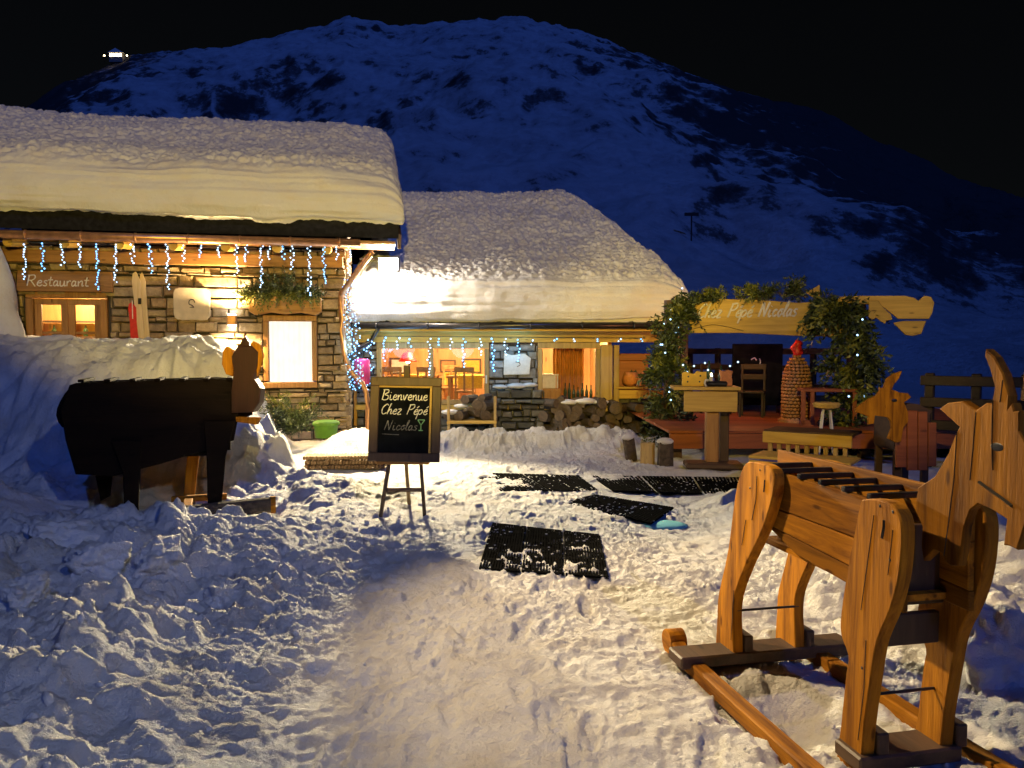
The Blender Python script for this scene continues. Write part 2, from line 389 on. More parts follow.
def tag(o, label=None, cat=None, group=None, kind=None):
    if label: o['label'] = label
    if cat: o['category'] = cat
    if group: o['group'] = group
    if kind: o['kind'] = kind
    return o
def thing(name, label, cat, loc=(0, 0, 0), rz=0, group=None):
    o = bpy.data.objects.new(name, None); COL.objects.link(o); o.location = loc; o.rotation_euler = (0, 0, rz); o.empty_display_size = .2
    return tag(o, label, cat, group)
def copy_tree(o, parent=None):
    c = o.copy(); COL.objects.link(c)
    if parent is not None: c.parent = parent
    for ch in list(o.children): copy_tree(ch, c)
    return c
def smoothpts(pts, k=5):
    out = []; n = len(pts)
    for i in range(n-1):
        p0, p1, p2, p3 = (Vector(pts[max(i-1, 0)]), Vector(pts[i]), Vector(pts[i+1]), Vector(pts[min(i+2, n-1)]))
        for j in range(k):
            t = j/k; out.append(.5*((2*p1)+(p2-p0)*t+(2*p0-5*p1+4*p2-p3)*t*t+(3*p1-p0-3*p2+p3)*t**3))
    out.append(Vector(pts[-1])); return out
def closed_smooth(pts, k=4):
    out = []; n = len(pts)
    for i in range(n):
        p0, p1, p2, p3 = (Vector(pts[(i+d) % n]) for d in (-1, 0, 1, 2))
        for j in range(k):
            t = j/k; out.append(.5*((2*p1)+(p2-p0)*t+(2*p0-5*p1+4*p2-p3)*t*t+(3*p1-p0-3*p2+p3)*t**3))
    return out

# handwriting strokes
_e = [(0, .5), (.5, .6), (.55, .9), (.3, 1), (.05, .6), (.1, .15), (.4, 0), (.7, .25)]
GL = {'B': (1.1, [[(0, 0), (.1, 1), (.2, 2)], [(.0, 1.9), (.8, 1.95), (.9, 1.5), (.3, 1.05), (.9, .8), (.9, .2), (.4, 0), (0, .1)]]),
 'i': (.5, [[(.1, 1), (.1, .2), (.3, 0), (.5, .2)], [(.15, 1.4), (.2, 1.47)]]), 'e': (.7, [_e]), 'é': (.7, [_e, [(.3, 1.3), (.6, 1.65)]]),
 'n': (.8, [[(0, 1), (.08, 0)], [(.08, .6), (.4, 1), (.55, .8), (.55, .1), (.8, .15)]]), 'v': (.75, [[(0, 1), (.25, 0), (.55, 1), (.75, .9)]]),
 'u': (.8, [[(0, 1), (.05, .2), (.25, 0), (.5, .3), (.55, 1)], [(.55, 1), (.6, .1), (.8, .15)]]),
 'C': (1.0, [[(.9, 1.7), (.6, 2), (.1, 1.4), (.05, .6), (.4, 0), (.95, .3)]]), 'h': (.8, [[(0, 0), (.15, 1.9), (.3, 2)], [(.05, .5), (.35, 1), (.55, .8), (.55, .1), (.8, .15)]]),
 'z': (.75, [[(0, 1), (.55, 1), (.05, 0), (.7, .05)]]), 'P': (1.0, [[(0, 0), (.15, 2)], [(.0, 1.85), (.8, 1.95), (.9, 1.4), (.5, 1.0), (.12, 1.05)]]),
 'p': (.75, [[(0, 1), (-.15, -.9)], [(0, .7), (.35, 1), (.6, .6), (.35, .05), (0, .2)]]), 'N': (1.15, [[(0, 0), (.15, 2)], [(.15, 2), (.75, 0)], [(.75, 0), (.95, 2.05)]]),
 'c': (.65, [[(.55, .8), (.3, 1), (.05, .5), (.3, 0), (.65, .25)]]), 'o': (.65, [[(.3, 1), (.03, .55), (.25, 0), (.55, .45), (.3, 1), (.65, .95)]]),
 'l': (.4, [[(0, .2), (.35, 1.9), (.15, 1.9), (.1, .2), (.4, .1)]]), 'a': (.75, [[(.5, .85), (.25, 1), (.03, .5), (.2, 0), (.5, .4), (.52, 1)], [(.52, 1), (.55, .1), (.75, .15)]]),
 's': (.6, [[(.5, .9), (.25, 1), (.1, .75), (.45, .35), (.3, .02), (0, .1)]]), 'R': (1.15, [[(0, 0), (.15, 2)], [(.0, 1.85), (.8, 1.95), (.9, 1.4), (.5, 1.0), (.12, 1.05)], [(.4, 1.0), (1.05, -.1)]]),
 't': (.5, [[(.2, 1.7), (.15, .2), (.5, .1)], [(-.1, 1.1), (.5, 1.15)]]), 'r': (.5, [[(0, 1), (.05, 0)], [(.05, .6), (.3, 1), (.5, .9)]]),
 'E': (.8, [[(.6, 2), (0, 2)], [(0, 2), (0, 0)], [(0, 0), (.6, 0)], [(0, 1), (.5, 1)]]), ' ': (.8, [])}
def script_text(mb, txt, x0, z0, y, height, width=None, r=.004, slant=.15, rotz=False):
    """writes txt as chalk/paint strokes on the local x,z plane, facing -y; height = x-height"""
    tot = sum(GL[c][0]+.1 for c in txt); sx = height if width is None else width/tot; x = 0
    for c in txt:
        wd, strokes = GL[c]
        for st in strokes:
            sp = smoothpts([(p[0], p[1], 0) for p in st], 4) if len(st) > 2 else [Vector((*p, 0)) for p in st]
            q = [(x+p.x+slant*p.y, p.y) for p in sp]
            if rotz: q3 = [(x0-b*height, y, z0+a*sx) for a, b in q]
            else: q3 = [(x0+a*sx, y, z0+b*height) for a, b in q]
            mb.tube(q3, [r*random.uniform(.8, 1.15) for _ in q3], 5)
        x += wd+.1

def sprig(mb, p, d, L, needles=26, nl=.05, wd=.006, droop=.25):
    p = Vector(p); d = Vector(d).normalized()
    for k in range(needles):
        t = k/needles; c = p+d*L*t+Vector((0, 0, -droop*L*t*t))
        a = Vector((random.gauss(0, 1), random.gauss(0, 1), random.gauss(0, 1))).normalized()
        v = (d*.9+a).normalized()*nl*random.uniform(.7, 1.3)*(1.15-.6*t); s = v.cross(Vector((random.random()-.5, random.random()-.5, random.random()-.5))).normalized()*wd
        mb.b.faces.new([mb.b.verts.new(c-s*.6), mb.b.verts.new(c+v*.55-s), mb.b.verts.new(c+v), mb.b.verts.new(c+v*.55+s)])
def stones(mb, x0, x1, z0, z1, y, holes=(), hmin=.045, hmax=.19, wmin=.12, wmax=.62, pro=.07, depth=.12):
    z = z0
    while z < z1-.02:
        h = min(random.uniform(hmin, hmax), z1-z); x = x0-random.uniform(0, .2)
        while x < x1:
            wd = random.uniform(wmin, wmax)*(.6+h/hmax*.6); a, b = max(x, x0), min(x+wd, x1); x += wd
            segs = [(a, b)]
            for (ha, hb, hc, hd) in holes:
                if z+h*.5 > hc and z+h*.5 < hd:
                    ns = []
                    for (p, q) in segs:
                        if q <= ha or p >= hb: ns.append((p, q))
                        else:
                            if p < ha: ns.append((p, ha))
                            if q > hb: ns.append((hb, q))
                    segs = ns
            for p, q in segs:
                if q-p < .03: continue
                g = .010; o = random.uniform(0, pro); j = lambda k=.020: random.uniform(-k, k)
                zz0, zz1 = z+g+j(.012), z+h-g+j(.022); ip = min(.02, (q-p)*.15); iz = min(.018, h*.18)
                B = [mb.b.verts.new((v[0], y+depth, v[1])) for v in ((p+g, zz0), (q-g, zz0), (q-g, zz1), (p+g, zz1))]
                Fm = [mb.b.verts.new((v[0]+j(.006), y-o*.4+j(.004), v[1]+j(.006))) for v in ((p+g, zz0), (q-g, zz0), (q-g, zz1), (p+g, zz1))]
                Fr = [mb.b.verts.new((v[0]+j(), y-o-.012+j(.01), v[1]+j(.008))) for v in ((p+g+ip, zz0+iz), (q-g-ip, zz0+iz), (q-g-ip, zz1-iz), (p+g+ip, zz1-iz))]
                mb.b.faces.new(Fr)
                for k in range(4):
                    l = (k+1) % 4
                    mb.b.faces.new((Fm[k], Fm[l], Fr[l], Fr[k])); mb.b.faces.new((B[k], B[l], Fm[l], Fm[k]))
        z += h

# ------------------------------------------------------------------ ground and mountain
def axis(segs):
    out = []
    for a, b, d in segs: out += list(np.arange(a, b-1e-6, d))
    out.append(segs[-1][1]); return np.array(out)
gx = axis([(-140, -40, 10), (-40, -14, 1.5), (-14, -7, .12), (-7, -4.2, .045), (-4.2, -2.4, .020), (-2.4, 2.2, .013), (2.2, 3.0, .02), (3.0, 6, .05), (6, 14, .3), (14, 40, 2), (40, 140, 10)])
gy = axis([(-12, 0, 1.0), (0, 1.9, .15), (1.9, 5.4, .013), (5.4, 6.4, .018), (6.4, 9.5, .028), (9.5, 14, .04), (14, 20, .25), (20, 90, 5)])
GX, GY = np.meshgrid(gx, gy, indexing='ij')
GZ = H(GX, GY)
tag(gridmesh('ground', np.stack([GX, GY, GZ], -1).reshape(-1, 3), len(gx), len(gy), M_SNOW), 'trodden snow covering the chalet forecourt', 'ground', None, 'structure')

def mountmat():
    m, t, b = nm('mountain_snow_rock_fade'); v = coords(t)
    g = N(t, 'ShaderNodeNewGeometry'); sx = N(t, 'ShaderNodeSeparateXYZ'); t.links.new(g.outputs['Normal'], sx.inputs[0])
    n = N(t, 'ShaderNodeTexNoise', Scale=.05, Detail=9.0, Roughness=.68); t.links.new(v, n.inputs['Vector'])
    n2 = N(t, 'ShaderNodeTexNoise', Scale=.30, Detail=10.0, Roughness=.78); t.links.new(v, n2.inputs['Vector'])
    a = N(t, 'ShaderNodeMath', operation='MULTIPLY_ADD'); t.links.new(n.outputs['Fac'], a.inputs[0]); a.inputs[1].default_value = .85; t.links.new(sx.outputs[2], a.inputs[2])
    a2 = N(t, 'ShaderNodeMath', operation='MULTIPLY_ADD'); t.links.new(n2.outputs['Fac'], a2.inputs[0]); a2.inputs[1].default_value = .62; t.links.new(a.outputs[0], a2.inputs[2])
    r = ramp(t, a2.outputs[0], [(.0, (.03, .03, .035)), (1.0, (.03, .03, .035))])
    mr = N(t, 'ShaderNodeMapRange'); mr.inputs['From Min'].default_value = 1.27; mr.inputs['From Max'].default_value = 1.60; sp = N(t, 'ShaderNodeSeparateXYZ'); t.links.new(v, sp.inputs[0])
    right_fade = N(t, 'ShaderNodeMapRange'); right_fade.inputs['From Min'].default_value = 25; right_fade.inputs['From Max'].default_value = 150; right_fade.inputs['To Max'].default_value = .55; t.links.new(sp.outputs[0], right_fade.inputs[0])  # paints the slope's fade into darkness towards the right
    left_fade = N(t, 'ShaderNodeMapRange'); left_fade.inputs['From Min'].default_value = -105; left_fade.inputs['From Max'].default_value = -250; left_fade.inputs['To Max'].default_value = .42; t.links.new(sp.outputs[0], left_fade.inputs[0])  # same painted fade towards the left edge
    s0 = N(t, 'ShaderNodeMath', operation='SUBTRACT'); t.links.new(a2.outputs[0], s0.inputs[0]); t.links.new(left_fade.outputs[0], s0.inputs[1])
    sb = N(t, 'ShaderNodeMath', operation='SUBTRACT'); t.links.new(s0.outputs[0], sb.inputs[0]); t.links.new(right_fade.outputs[0], sb.inputs[1]); t.links.new(sb.outputs[0], mr.inputs[0])
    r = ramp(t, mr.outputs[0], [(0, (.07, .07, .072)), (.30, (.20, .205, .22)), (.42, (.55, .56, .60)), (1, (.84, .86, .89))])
    t.links.new(r.outputs[0], b.inputs['Base Color']); b.inputs['Roughness'].default_value = .85
    b.inputs['Specular IOR Level'].default_value = .1
    bump(t, b, n2.outputs['Fac'], .8, 1.6)
    return m
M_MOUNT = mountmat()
SKY = [(-900, 200), (-300, 150), (-60, 150), (0, 130), (60, 88), (130, 60), (240, 44), (325, 26), (345, 17), (400, 27), (450, 21), (520, 14), (560, 24), (600, 38), (650, 60), (700, 80), (760, 98), (830, 117), (900, 150), (960, 178), (1030, 200), (1150, 215), (1500, 240), (2200, 260)]
nu, nd = 700, 240
pxs = np.concatenate([np.linspace(-900, -60, 80), np.linspace(-52, 1080, 540), np.linspace(1100, 2200, 80)]); nu = len(pxs)
_r = [ray(*p) for p in SKY]; us = np.array([q.x/q.y for q in _r]); ue = np.array([q.z/q.y for q in _r])
uu_ = (pxs-512)/768; crest = np.interp(uu_, us, ue)
ds = np.concatenate([np.linspace(62, 380, 210), np.linspace(384, 560, 40)]); nd = len(ds)
PU, DD = np.meshgrid((pxs-512)/768, ds, indexing='ij'); MX = PU*DD; CR = np.repeat(crest[:, None], nd, 1)
tt = np.clip((DD-62)/(380-62), 0, 1)
prof = .12*np.sin(tt*math.pi)*0+tt**1.12
MZ = CR*380*prof - 1.6*(1-tt)
MZ = MZ+1.6*tt
rid = 1-np.abs(fbm(MX*.018+3, DD*.018, 71, 5))
env = np.sin(np.clip(tt, 0, 1)*math.pi)**.8
MZ = MZ+env*(15*fbm(MX*.014, DD*.014, 72, 5)+13*(rid-.8))+tt**.5*(3.2*fbm(MX*.04, DD*.04, 73, 5)+1.3*(.7-2*np.abs(fbm(MX*.10, DD*.07, 75, 5)))+2.2*np.clip(fbm(MX*.03, DD*.03, 79, 4), 0, 1)*(1-2*np.abs(fbm(MX*.22, DD*.22, 76, 4))))
MZ = MZ-np.clip(DD-380, 0, 999)*.75
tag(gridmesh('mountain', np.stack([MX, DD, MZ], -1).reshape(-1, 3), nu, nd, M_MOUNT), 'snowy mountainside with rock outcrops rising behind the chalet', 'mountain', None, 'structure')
def mount_z(px, d):
    i = int(np.argmin(np.abs(uu_-(px-512)/768))); j = int(np.argmin(np.abs(ds-d))); return float(MZ[i, j])

# far lit refuge on the ridge and a marker post on the slope
_q = ray(118, 62); _u = _q.x/_q.y; _e = _q.z/_q.y; _px = 512+768*_u
fd = min((abs((mount_z(_px, float(d_))-1.6)/float(d_)-_e), float(d_)) for d_ in ds if 200 < d_ < 378)[1]; fx = _u*fd; fz = mount_z(_px, fd)
t = thing('mountain_refuge', 'tiny lit refuge building high on the dark ridge', 'building', (fx, fd, fz))
t.scale = (.68, .68, .68)
b = MB(); b.box((0, 0, 2.2), (9, 6, 6.4)); b.build('wall', M_GREY, t)
b = MB(); b.prism([(-5.2, 5.2), (5.2, 5.2), (0, 8.2)], 7); b.build('roof', M_ROOFSNOW, t)
for k in range(4):
    b = MB(); b.box((-3.3+k*2.2, -3.06, 3.6), (1.5, .08, 1.9)); b.build('window', M_WARMB, t)
for k in (-8.2, 7.2):
    b = MB(); b.tube([(k, -2, -2), (k, -2, 3.2)], .12, 6); p = b.build('lamp_post', M_BLACKM, t)
    b = MB(); b.ico((k, -2, 3.6), .55, 1); b.build('bulb', M_WARMB, p)
pd = 120.0; pz = mount_z(690, pd)
t = thing('marker_post', 'thin slope marker post with a crossbar on the mountainside', 'post', ((690-512)/768*pd, pd, pz))
b = MB(); b.tube([(0, 0, -1), (0, 0, 4.2)], .12, 6); b.build('pole', M_BLACKM, t)
b = MB(); b.box((0, 0, 4.1), (2.2, .2, .5)); b.build('crossbar', M_BLACKM, t)

# ------------------------------------------------------------------ roof snow
def roof_snow(name, prof, x0, xend, parent, nu=200, seed=0, r0=.0, r1=.8, hip=0.0, step=.026):
    """prof: outline (y,z) from the bottom of the front face over the ridge; base: roof surface under it"""
    P = [Vector((p[0], p[1], 0)) for p in prof['out']]; P = smoothpts(P, 14)
    Ls = [0]
    for a, c in zip(P, P[1:]): Ls.append(Ls[-1]+(c-a).length)
    nv = int(Ls[-1]/step); tv = np.linspace(0, Ls[-1], nv)
    py = np.interp(tv, Ls, [p.x for p in P]); pz = np.interp(tv, Ls, [p.y for p in P])
    by = np.clip(py, prof['by0'], 99); bz = prof['bz0']+(by-prof['by0'])*prof['slope']
    bz = np.where(by > prof['ridge'], prof['bz0']+(prof['ridge']-prof['by0'])*prof['slope']-(by-prof['ridge'])*prof['slope'], bz)
    uu = np.linspace(0, 1, nu)**1.0
    frac = np.clip((py-py.min())/(prof['ridge']-py.min()), 0, 1)
    xe = xend-hip*frac**1.75
    U, V = np.meshgrid(uu, np.arange(nv), indexing='ij')
    X = x0+U*(xe[V]-x0)
    te = np.clip((X-(xe[V]-r1))/r1, 0, 1); s = (1-te**2.6)**(1/2.6)
    if r0: 
        t0 = np.clip(((x0+r0)-X)/r0, 0, 1); s = s*(1-t0**2.6)**(1/2.6)
    Y = by[V]+(py[V]-by[V])*(.4+.6*s); Z = bz[V]+(pz[V]-bz[V])*s
    T = tv[V]
    # face strata low down, wind dimples above
    face = 1-sm(.75, 1.15, T); top = 1-face
    n1 = fbm(X*.8, T*.9, seed, 3)*.10
    dim = (lumps(X+.05*fbm(X*6, T*6, seed+9, 2), T+.04*fbm(X*7, T*7, seed+8, 2), .095, seed+5, .9, .6)-.02)*top*.95+.03*fbm(X*11, T*11, seed+1, 4)*top
    strat = face*(.020*fbm(X*.25, T*26, seed+6, 2)+.030*fbm(X*.5, T*13, seed+2, 3)+.012*fbm(X*6, T*8, seed+3, 3)+.02*fbm(X*2, T*3, seed+7, 2))
    dd = (n1+dim+strat)*np.clip(s*3, 0, 1)
    gyv = np.gradient(py); gzv = np.gradient(pz); ln = np.hypot(gyv, gzv)+1e-9
    Y = Y-(gzv/ln)[V]*dd; Z = Z+(gyv/ln)[V]*dd
    rag = np.exp(-T/.05)*.03*fbm(X*9, X*0+2, seed+4, 3); Z = Z+rag
    return gridmesh(name, np.stack([X, Y, Z], -1).reshape(-1, 3), nu, nv, M_ROOFSNOW, parent)

# ------------------------------------------------------------------ left chalet
A1 = math.atan2(1.05, 5.5); O1 = Vector((-8.4, 12.45, 0)); E1 = Vector((math.cos(A1), math.sin(A1), 0)); N1 = Vector((-math.sin(A1), math.cos(A1), 0)); W1 = 5.6
def L1(px, py, off=0.0):
    p = on_plane(px, py, O1+N1*off, N1)-O1; return p.dot(E1), p.z
def chalet_thing(name, label, cat, px, py, off=0.0, group=None):
    u, z = L1(px, py, off); q = O1+E1*u+N1*off+Vector((0, 0, z)); return thing(name, label, cat, q, A1, group), u, z
C1 = thing('stone_chalet', 'left stone chalet with a thick snow load, copper gutter and lit windows', 'chalet', O1, A1)
wx0, wz1 = L1(268, 320)[0], L1(268, 320)[1]; wx1, wz0 = L1(313, 382)
dx0, dz1 = L1(26, 292)[0], L1(26, 292)[1]; dx1 = L1(107, 292)[0]; dz0 = .45
sx0, sz1 = L1(250, 294)[0], L1(250, 294)[1]; sx1, sz0 = L1(322, 316)
b = MB(); stones(b, -1.6, W1, -.1, 3.35, 0, [(wx0-.08, wx1+.08, wz0-.1, wz1+.1), (dx0-.05, dx1+.05, dz0, dz1+.02), (sx0, sx1, sz0, sz1)]); 
stv = len(b.b.verts)
b2 = MB(); stones(b2, 0, 5.2, -.1, 3.6, 0); mside = Matrix.Translation((W1, .0, 0)) @ Matrix.Rotation(R(90), 4, 'Z')
bmesh.ops.transform(b2.b, matrix=mside, verts=list(b2.b.verts)); 
b.build('wall', M_MUR, C1); b2.build('side_wall', M_MUR, C1)
b = MB()
for (xa, xb, za, zb) in ((-1.6, dx0, -.1, 3.35), (dx0, dx1, dz1, 3.35), (dx1, wx0-.05, -.1, 3.35), (wx0-.05, wx1+.05, -.1, wz0-.05), (wx0-.05, wx1+.05, wz1+.05, 3.35), (wx1+.05, W1-.01, -.1, 3.35)):
    b.box(((xa+xb)/2, .15, (za+zb)/2), (xb-xa, .2, zb-za))
b.box((W1-.15, 2.8, 1.6), (.2, 5.1, 3.5))
b.build('wall_core', M_MORT, C1)
b = MB(); b.prism([(.2, 3.35), (5.0, 3.35), (3.6, 5.2), (2.4, 4.4)], .18, Matrix.Translation((W1-.12, 0, 0)) @ Matrix.Rotation(R(90), 4, 'Z')); b.build('gable', M_DARKWX, C1)
# roof slab: eave overhang .75 m
EV = -.75; EZ = 3.46; SL = .50; RIDGE1 = 3.4; RX1 = W1+.88
b = MB()
pr = [(EV, EZ), (EV, EZ+.30), (RIDGE1, EZ+.30+(RIDGE1-EV)*SL), (RIDGE1+3.4, EZ+.30+(RIDGE1-EV)*SL-3.4*SL), (RIDGE1+3.4, EZ+(RIDGE1-EV)*SL-3.4*SL), (RIDGE1, EZ+(RIDGE1-EV)*SL)]
b.prism(pr, RX1+1.8, Matrix.Translation(((RX1-1.8)/2, 0, 0)) @ Matrix.Rotation(R(90), 4, 'Z'))
roof1 = b.build('roof', M_SLATE, C1)
b0 = EZ+.30
roof_snow('snow_cover', dict(out=[(EV-.05, b0-.04), (EV-.22, b0+.10), (EV-.24, b0+.44), (EV-.05, b0+.80), (EV+.45, b0+1.12), (1.2, b0+1.58), (2.6, b0+2.32), (RIDGE1, b0+2.66), (RIDGE1+.8, b0+2.45), (RIDGE1+2.6, b0+1.2)],
          by0=EV, bz0=b0, slope=SL, ridge=RIDGE1), -1.8, RX1+.10, roof1, 330, 3, 0, .55)
# ragged slate underside, rafters, fascia board, gutter
b = MB(); b.box(((RX1-1.8)/2, -.34, EZ-.07), (RX1+1.7, .76, .05)); b.build('soffit', M_OAKX, C1)
gz = EZ-.10
b = MB(); b.tube([(-1.8, EV-.06, gz), (W1+.25, EV-.06, gz)], .068, 12)
for k in range(10):
    x = -1.5+k*.78; b.tube([(x-.015, EV-.06, gz), (x+.015, EV-.06, gz)], .078, 12); 
g1 = b.build('gutter', M_COPPER, C1, True)
b = MB(); b.box((1.9, -.06, EZ-.34), (W1+1.7, .10, .20), .01); b.build('wall_plate', M_OAKX, C1)
for k in range(9):
    x = -1.1+k*.80; b = MB(); b.tube([(x, -.60, EZ-.19), (x, .0, EZ-.12)], .075, 10); b.build('rafter_end', M_PALEX, C1)
b = MB(); b.box((W1+.90, .62, EZ+.60), (.06, 2.9, .26), .01, rot=(.46, 0, 0)); b.build('barge_board', M_DARKWX, C1)
# downspout from gutter end back to the corner and down
dp = [L1(372, 252, EV), L1(345, 289, -.2), L1(341, 300, -.1), L1(344, 350, -.1), L1(352, 372, -.1), L1(366, 392, -.1), L1(368, 424, -.1)]
b = MB(); b.tube(smoothpts([(dp[0][0], EV, dp[0][1]), (dp[1][0], -.28, dp[1][1]), (dp[2][0], -.12, dp[2][1]), (dp[3][0], -.12, dp[3][1]), (dp[4][0], -.12, dp[4][1]), (dp[5][0], -.12, dp[5][1]), (dp[6][0], -.12, dp[6][1]-.2)], 5), .045, 10)
b.build('downspout', M_COPPER, C1, True)
# window with glowing curtain
b = MB(); fw = .085
b.box(((wx0+wx1)/2, .02, wz1+.03), (wx1-wx0+.16, .16, .10), .01); b.box(((wx0+wx1)/2, .02, wz0-.05), (wx1-wx0+.16, .2, .10), .01)
for x in (wx0-.035, wx1+.035): b.box((x, .02, (wz0+wz1)/2), (.09, .15, wz1-wz0-.04), .01)
win = b.build('window', M_OAKZ, C1)
b = MB(); nC = 48
for i in range(nC):
    xa, xb = wx0+(wx1-wx0)*i/nC, wx0+(wx1-wx0)*(i+1)/nC; ya, yb = .14+.012*math.sin(i*1.1), .14+.012*math.sin((i+1)*1.1)
    b.quad((xa, ya, wz0), (xb, yb, wz0), (xb, yb, wz1), (xa, ya, wz1))
b.build('curtain', M_CURTG, win)
b = MB(); b.box(((wx0+wx1)/2, .06, (wz0+wz1)/2), (wx1-wx0+.01, .006, wz1-wz0+.01)); b.build('pane', M_GLASS, win)
b = MB(); b.prism([(sx0, sz0+.06), (sx0+.10, sz0), (sx0+.35, sz0+.05), ((sx0+sx1)/2, sz0+.015), (sx1-.35, sz0+.05), (sx1-.10, sz0), (sx1, sz0+.06), (sx1, sz1-.05), (sx0, sz1-.02)], .30, Matrix.Translation((0, -.05, 0)), .01); b.build('window_lintel', M_OAKX, C1)
# double door
DR = b = MB(); b.box(((dx0+dx1)/2, .04, dz1-.04), (dx1-dx0, .16, .10), .01)
for x in (dx0+.05, dx1-.05): b.box((x, .04, (dz0+dz1)/2-.05), (.11, .16, dz1-dz0-.1), .01)
door = b.build('door_frame', M_OAKZ, C1)
dm = (dx0+dx1)/2
for sgn, (xa, xb) in ((0, (dx0+.11, dm-.004)), (1, (dm+.004, dx1-.11))):
    b = MB(); za, zb = dz0, dz1-.10; w_ = .10
    b.box(((xa+xb)/2, .05, zb-.05), (xb-xa, .05, .10), .006); b.box(((xa+xb)/2, .05, za+.35), (xb-xa, .05, .70), .006)
    for x in (xa+w_/2, xb-w_/2): b.box((x, .05, (za+.7+zb-.1)/2), (w_, .05, zb-.1-za-.7), .006)
    b.box(((xa+xb)/2, .05, zb-.56), (xb-xa-2*w_, .035, .045), .004)
    dl = b.build('door_leaf', M_OAKZ, door)
    b = MB(); b.box(((xa+xb)/2, .062, (za+.7+zb-.1)/2), (xb-xa-2*w_+.01, .006, zb-.1-za-.7+.01)); b.build('pane', M_GLASS, door)
b = MB(); b.tube([(dm+.06, .0, 1.72), (dm+.06, -.05, 1.72), (dm+.16, -.05, 1.72)], .012, 6); b.build('handle', M_BLACKM, door)
# lit hall behind the door
b = MB(); b.box((dm, 1.5, 1.6), (2.4, .05, 2.6)); b.box((dm-1.2, .9, 1.6), (.05, 1.2, 2.6)); b.box((dm+1.2, .9, 1.6), (.05, 1.2, 2.6)); b.box((dm, .9, .42), (2.4, 1.2, .05)); b.box((dm, .9, 2.85), (2.4, 1.2, .05))
b.build('hall_wall', M_PINE, C1)
b = MB()
for k in range(3): b.box((dm-.4, 1.3, 1.55+.28*k), (1.0, .22, .03))
b.build('hall_shelf', M_DARKWX, C1)
for k in range(7):
    b = MB(); b.lathe([(.04, 0), (.045, .1), (.015, .15), (.015, .2)], (dm-.8+.13*k, 1.28, 1.565+.28*(k % 2)), 8); o = b.build('shelf_jar', M_BOTT if k % 3 else M_ORANGE, C1)
b = MB(); b.box((dm+.38, 1.15, 1.75), (.35, .04, 1.1)); b.build('hall_curtain', M_CURT, C1)
light('hall_lamp', 'POINT', O1+E1*(dm-.1)+N1*.75+Vector((0, 0, 2.55)), 170, (1, .70, .34), shadow_soft_size=.08)

# restaurant sign
t, u, z = chalet_thing('restaurant_sign', 'amber wooden board lettered Restaurant over the double door', 'sign', 17, 291, -.12)
u2, z2 = L1(113, 272, -.12)
b = MB(); b.prism([(0, 0), (u2-u, 0), (u2-u-.01, (z2-z)), (.02, z2-z)], .05, None, .006); b.build('board', M_OAKX, t)
b = MB(); script_text(b, 'Restaurant', .16, .085, -.03, .088, (u2-u)*.64, .0095, .1); b.build('lettering', M_WHITE, t)
# skis on the wall
for (pa, pb, qa, qb, m, lab) in (((133, 273), (139, 338), (137, 270), (147, 338), M_PALEX, 'pale wooden ski hung upright on the stone wall'),):
    pass
t, u, z = chalet_thing('wooden_ski', 'pale wooden ski with a pointed tip standing against the stone wall', 'ski', 141, 340, -.10)
def ski(mb, wdt, h, dx=0, y=0): mb.prism([(dx-wdt/2, 0), (dx+wdt/2, 0), (dx+wdt*.42, h*.5), (dx+wdt/2, h*.86), (dx+wdt*.12, h*.98), (dx, h), (dx-wdt*.35, h*.97), (dx-wdt/2, h*.86), (dx-wdt*.42, h*.5)], .02, Matrix.Translation((0, y, 0)) @ Matrix.Rotation(R(-3), 4, 'Y'))
b = MB(); ski(b, .13, 1.13, 0, -.01); b.build('ski_board', M_SKI, t)
b = MB(); b.box((.0, -.032, .64), (.05, .02, .10), .005); b.build('binding', M_BLACKM, t)
t, u, z = chalet_thing('wooden_ski', 'narrow pale ski tucked behind the wider pointed ski', 'ski', 147, 340, -.08)
b = MB(); ski(b, .09, 1.12, 0, .015); b.build('ski_board', M_SKI, t)
t, u, z = chalet_thing('red_ski', 'short red ski leaning beside the pale skis', 'ski', 137, 340, -.12)
b = MB(); ski(b, .12, .62, -.03, -.02); b.build('ski_board', M_RED, t)
b = MB(); b.box((-.05, -.035, .5), (.012, .012, .3)); b.build('edge_strip', M_WHITE, t)
# rounded pale plaque
t, u, z = chalet_thing('wall_plaque', 'rounded pale plaque with a small dark emblem on the chalet wall', 'plaque', 192, 304, -.09)
hw, hh = .29, .27
b = MB(); pts = [(math.copysign(abs(math.cos(a))**.32, math.cos(a))*hw, math.copysign(abs(math.sin(a))**.32, math.sin(a))*hh+random.uniform(-.008, .008)) for a in np.linspace(0, 2*math.pi, 40, endpoint=False)]
b.prism(pts, .05, None, .008); b.build('slab', M_PLAQ, t)
b = MB(); b.tube(smoothpts([(.05, -.03, .02), (.03, -.03, .07), (-.03, -.03, .06), (-.04, -.03, .0), (0, -.03, -.02), (.03, -.03, -.05)], 4), .008, 6); b.tube([(-.03, -.03, -.06), (.04, -.03, -.06)], .006, 6); b.build('emblem', M_BLACKM, t)
# wall lantern with light up and down
t, u, z = chalet_thing('wall_lamp', 'copper wall lamp throwing light up and down the stones', 'lamp', 232, 320, -.14)
b = MB(); b.box((0, 0, 0), (.15, .13, .17), .015); b.box((0, .1, 0), (.06, .1, .08)); b.build('housing', M_COPPER, t)
for s in (1, -1):
    b = MB(); b.box((0, 0, s*.092), (.11, .10, .012)); b.build('lens', M_LAMP, t)
    q = O1+E1*u+N1*(-.30)+Vector((0, 0, z+s*.16))
    o = light('sconce_light', 'SPOT', q, 420, (1, .66, .28), spot_size=R(165), spot_blend=.6, shadow_soft_size=.04); o.rotation_euler = (0, R(180) if s > 0 else 0, 0)
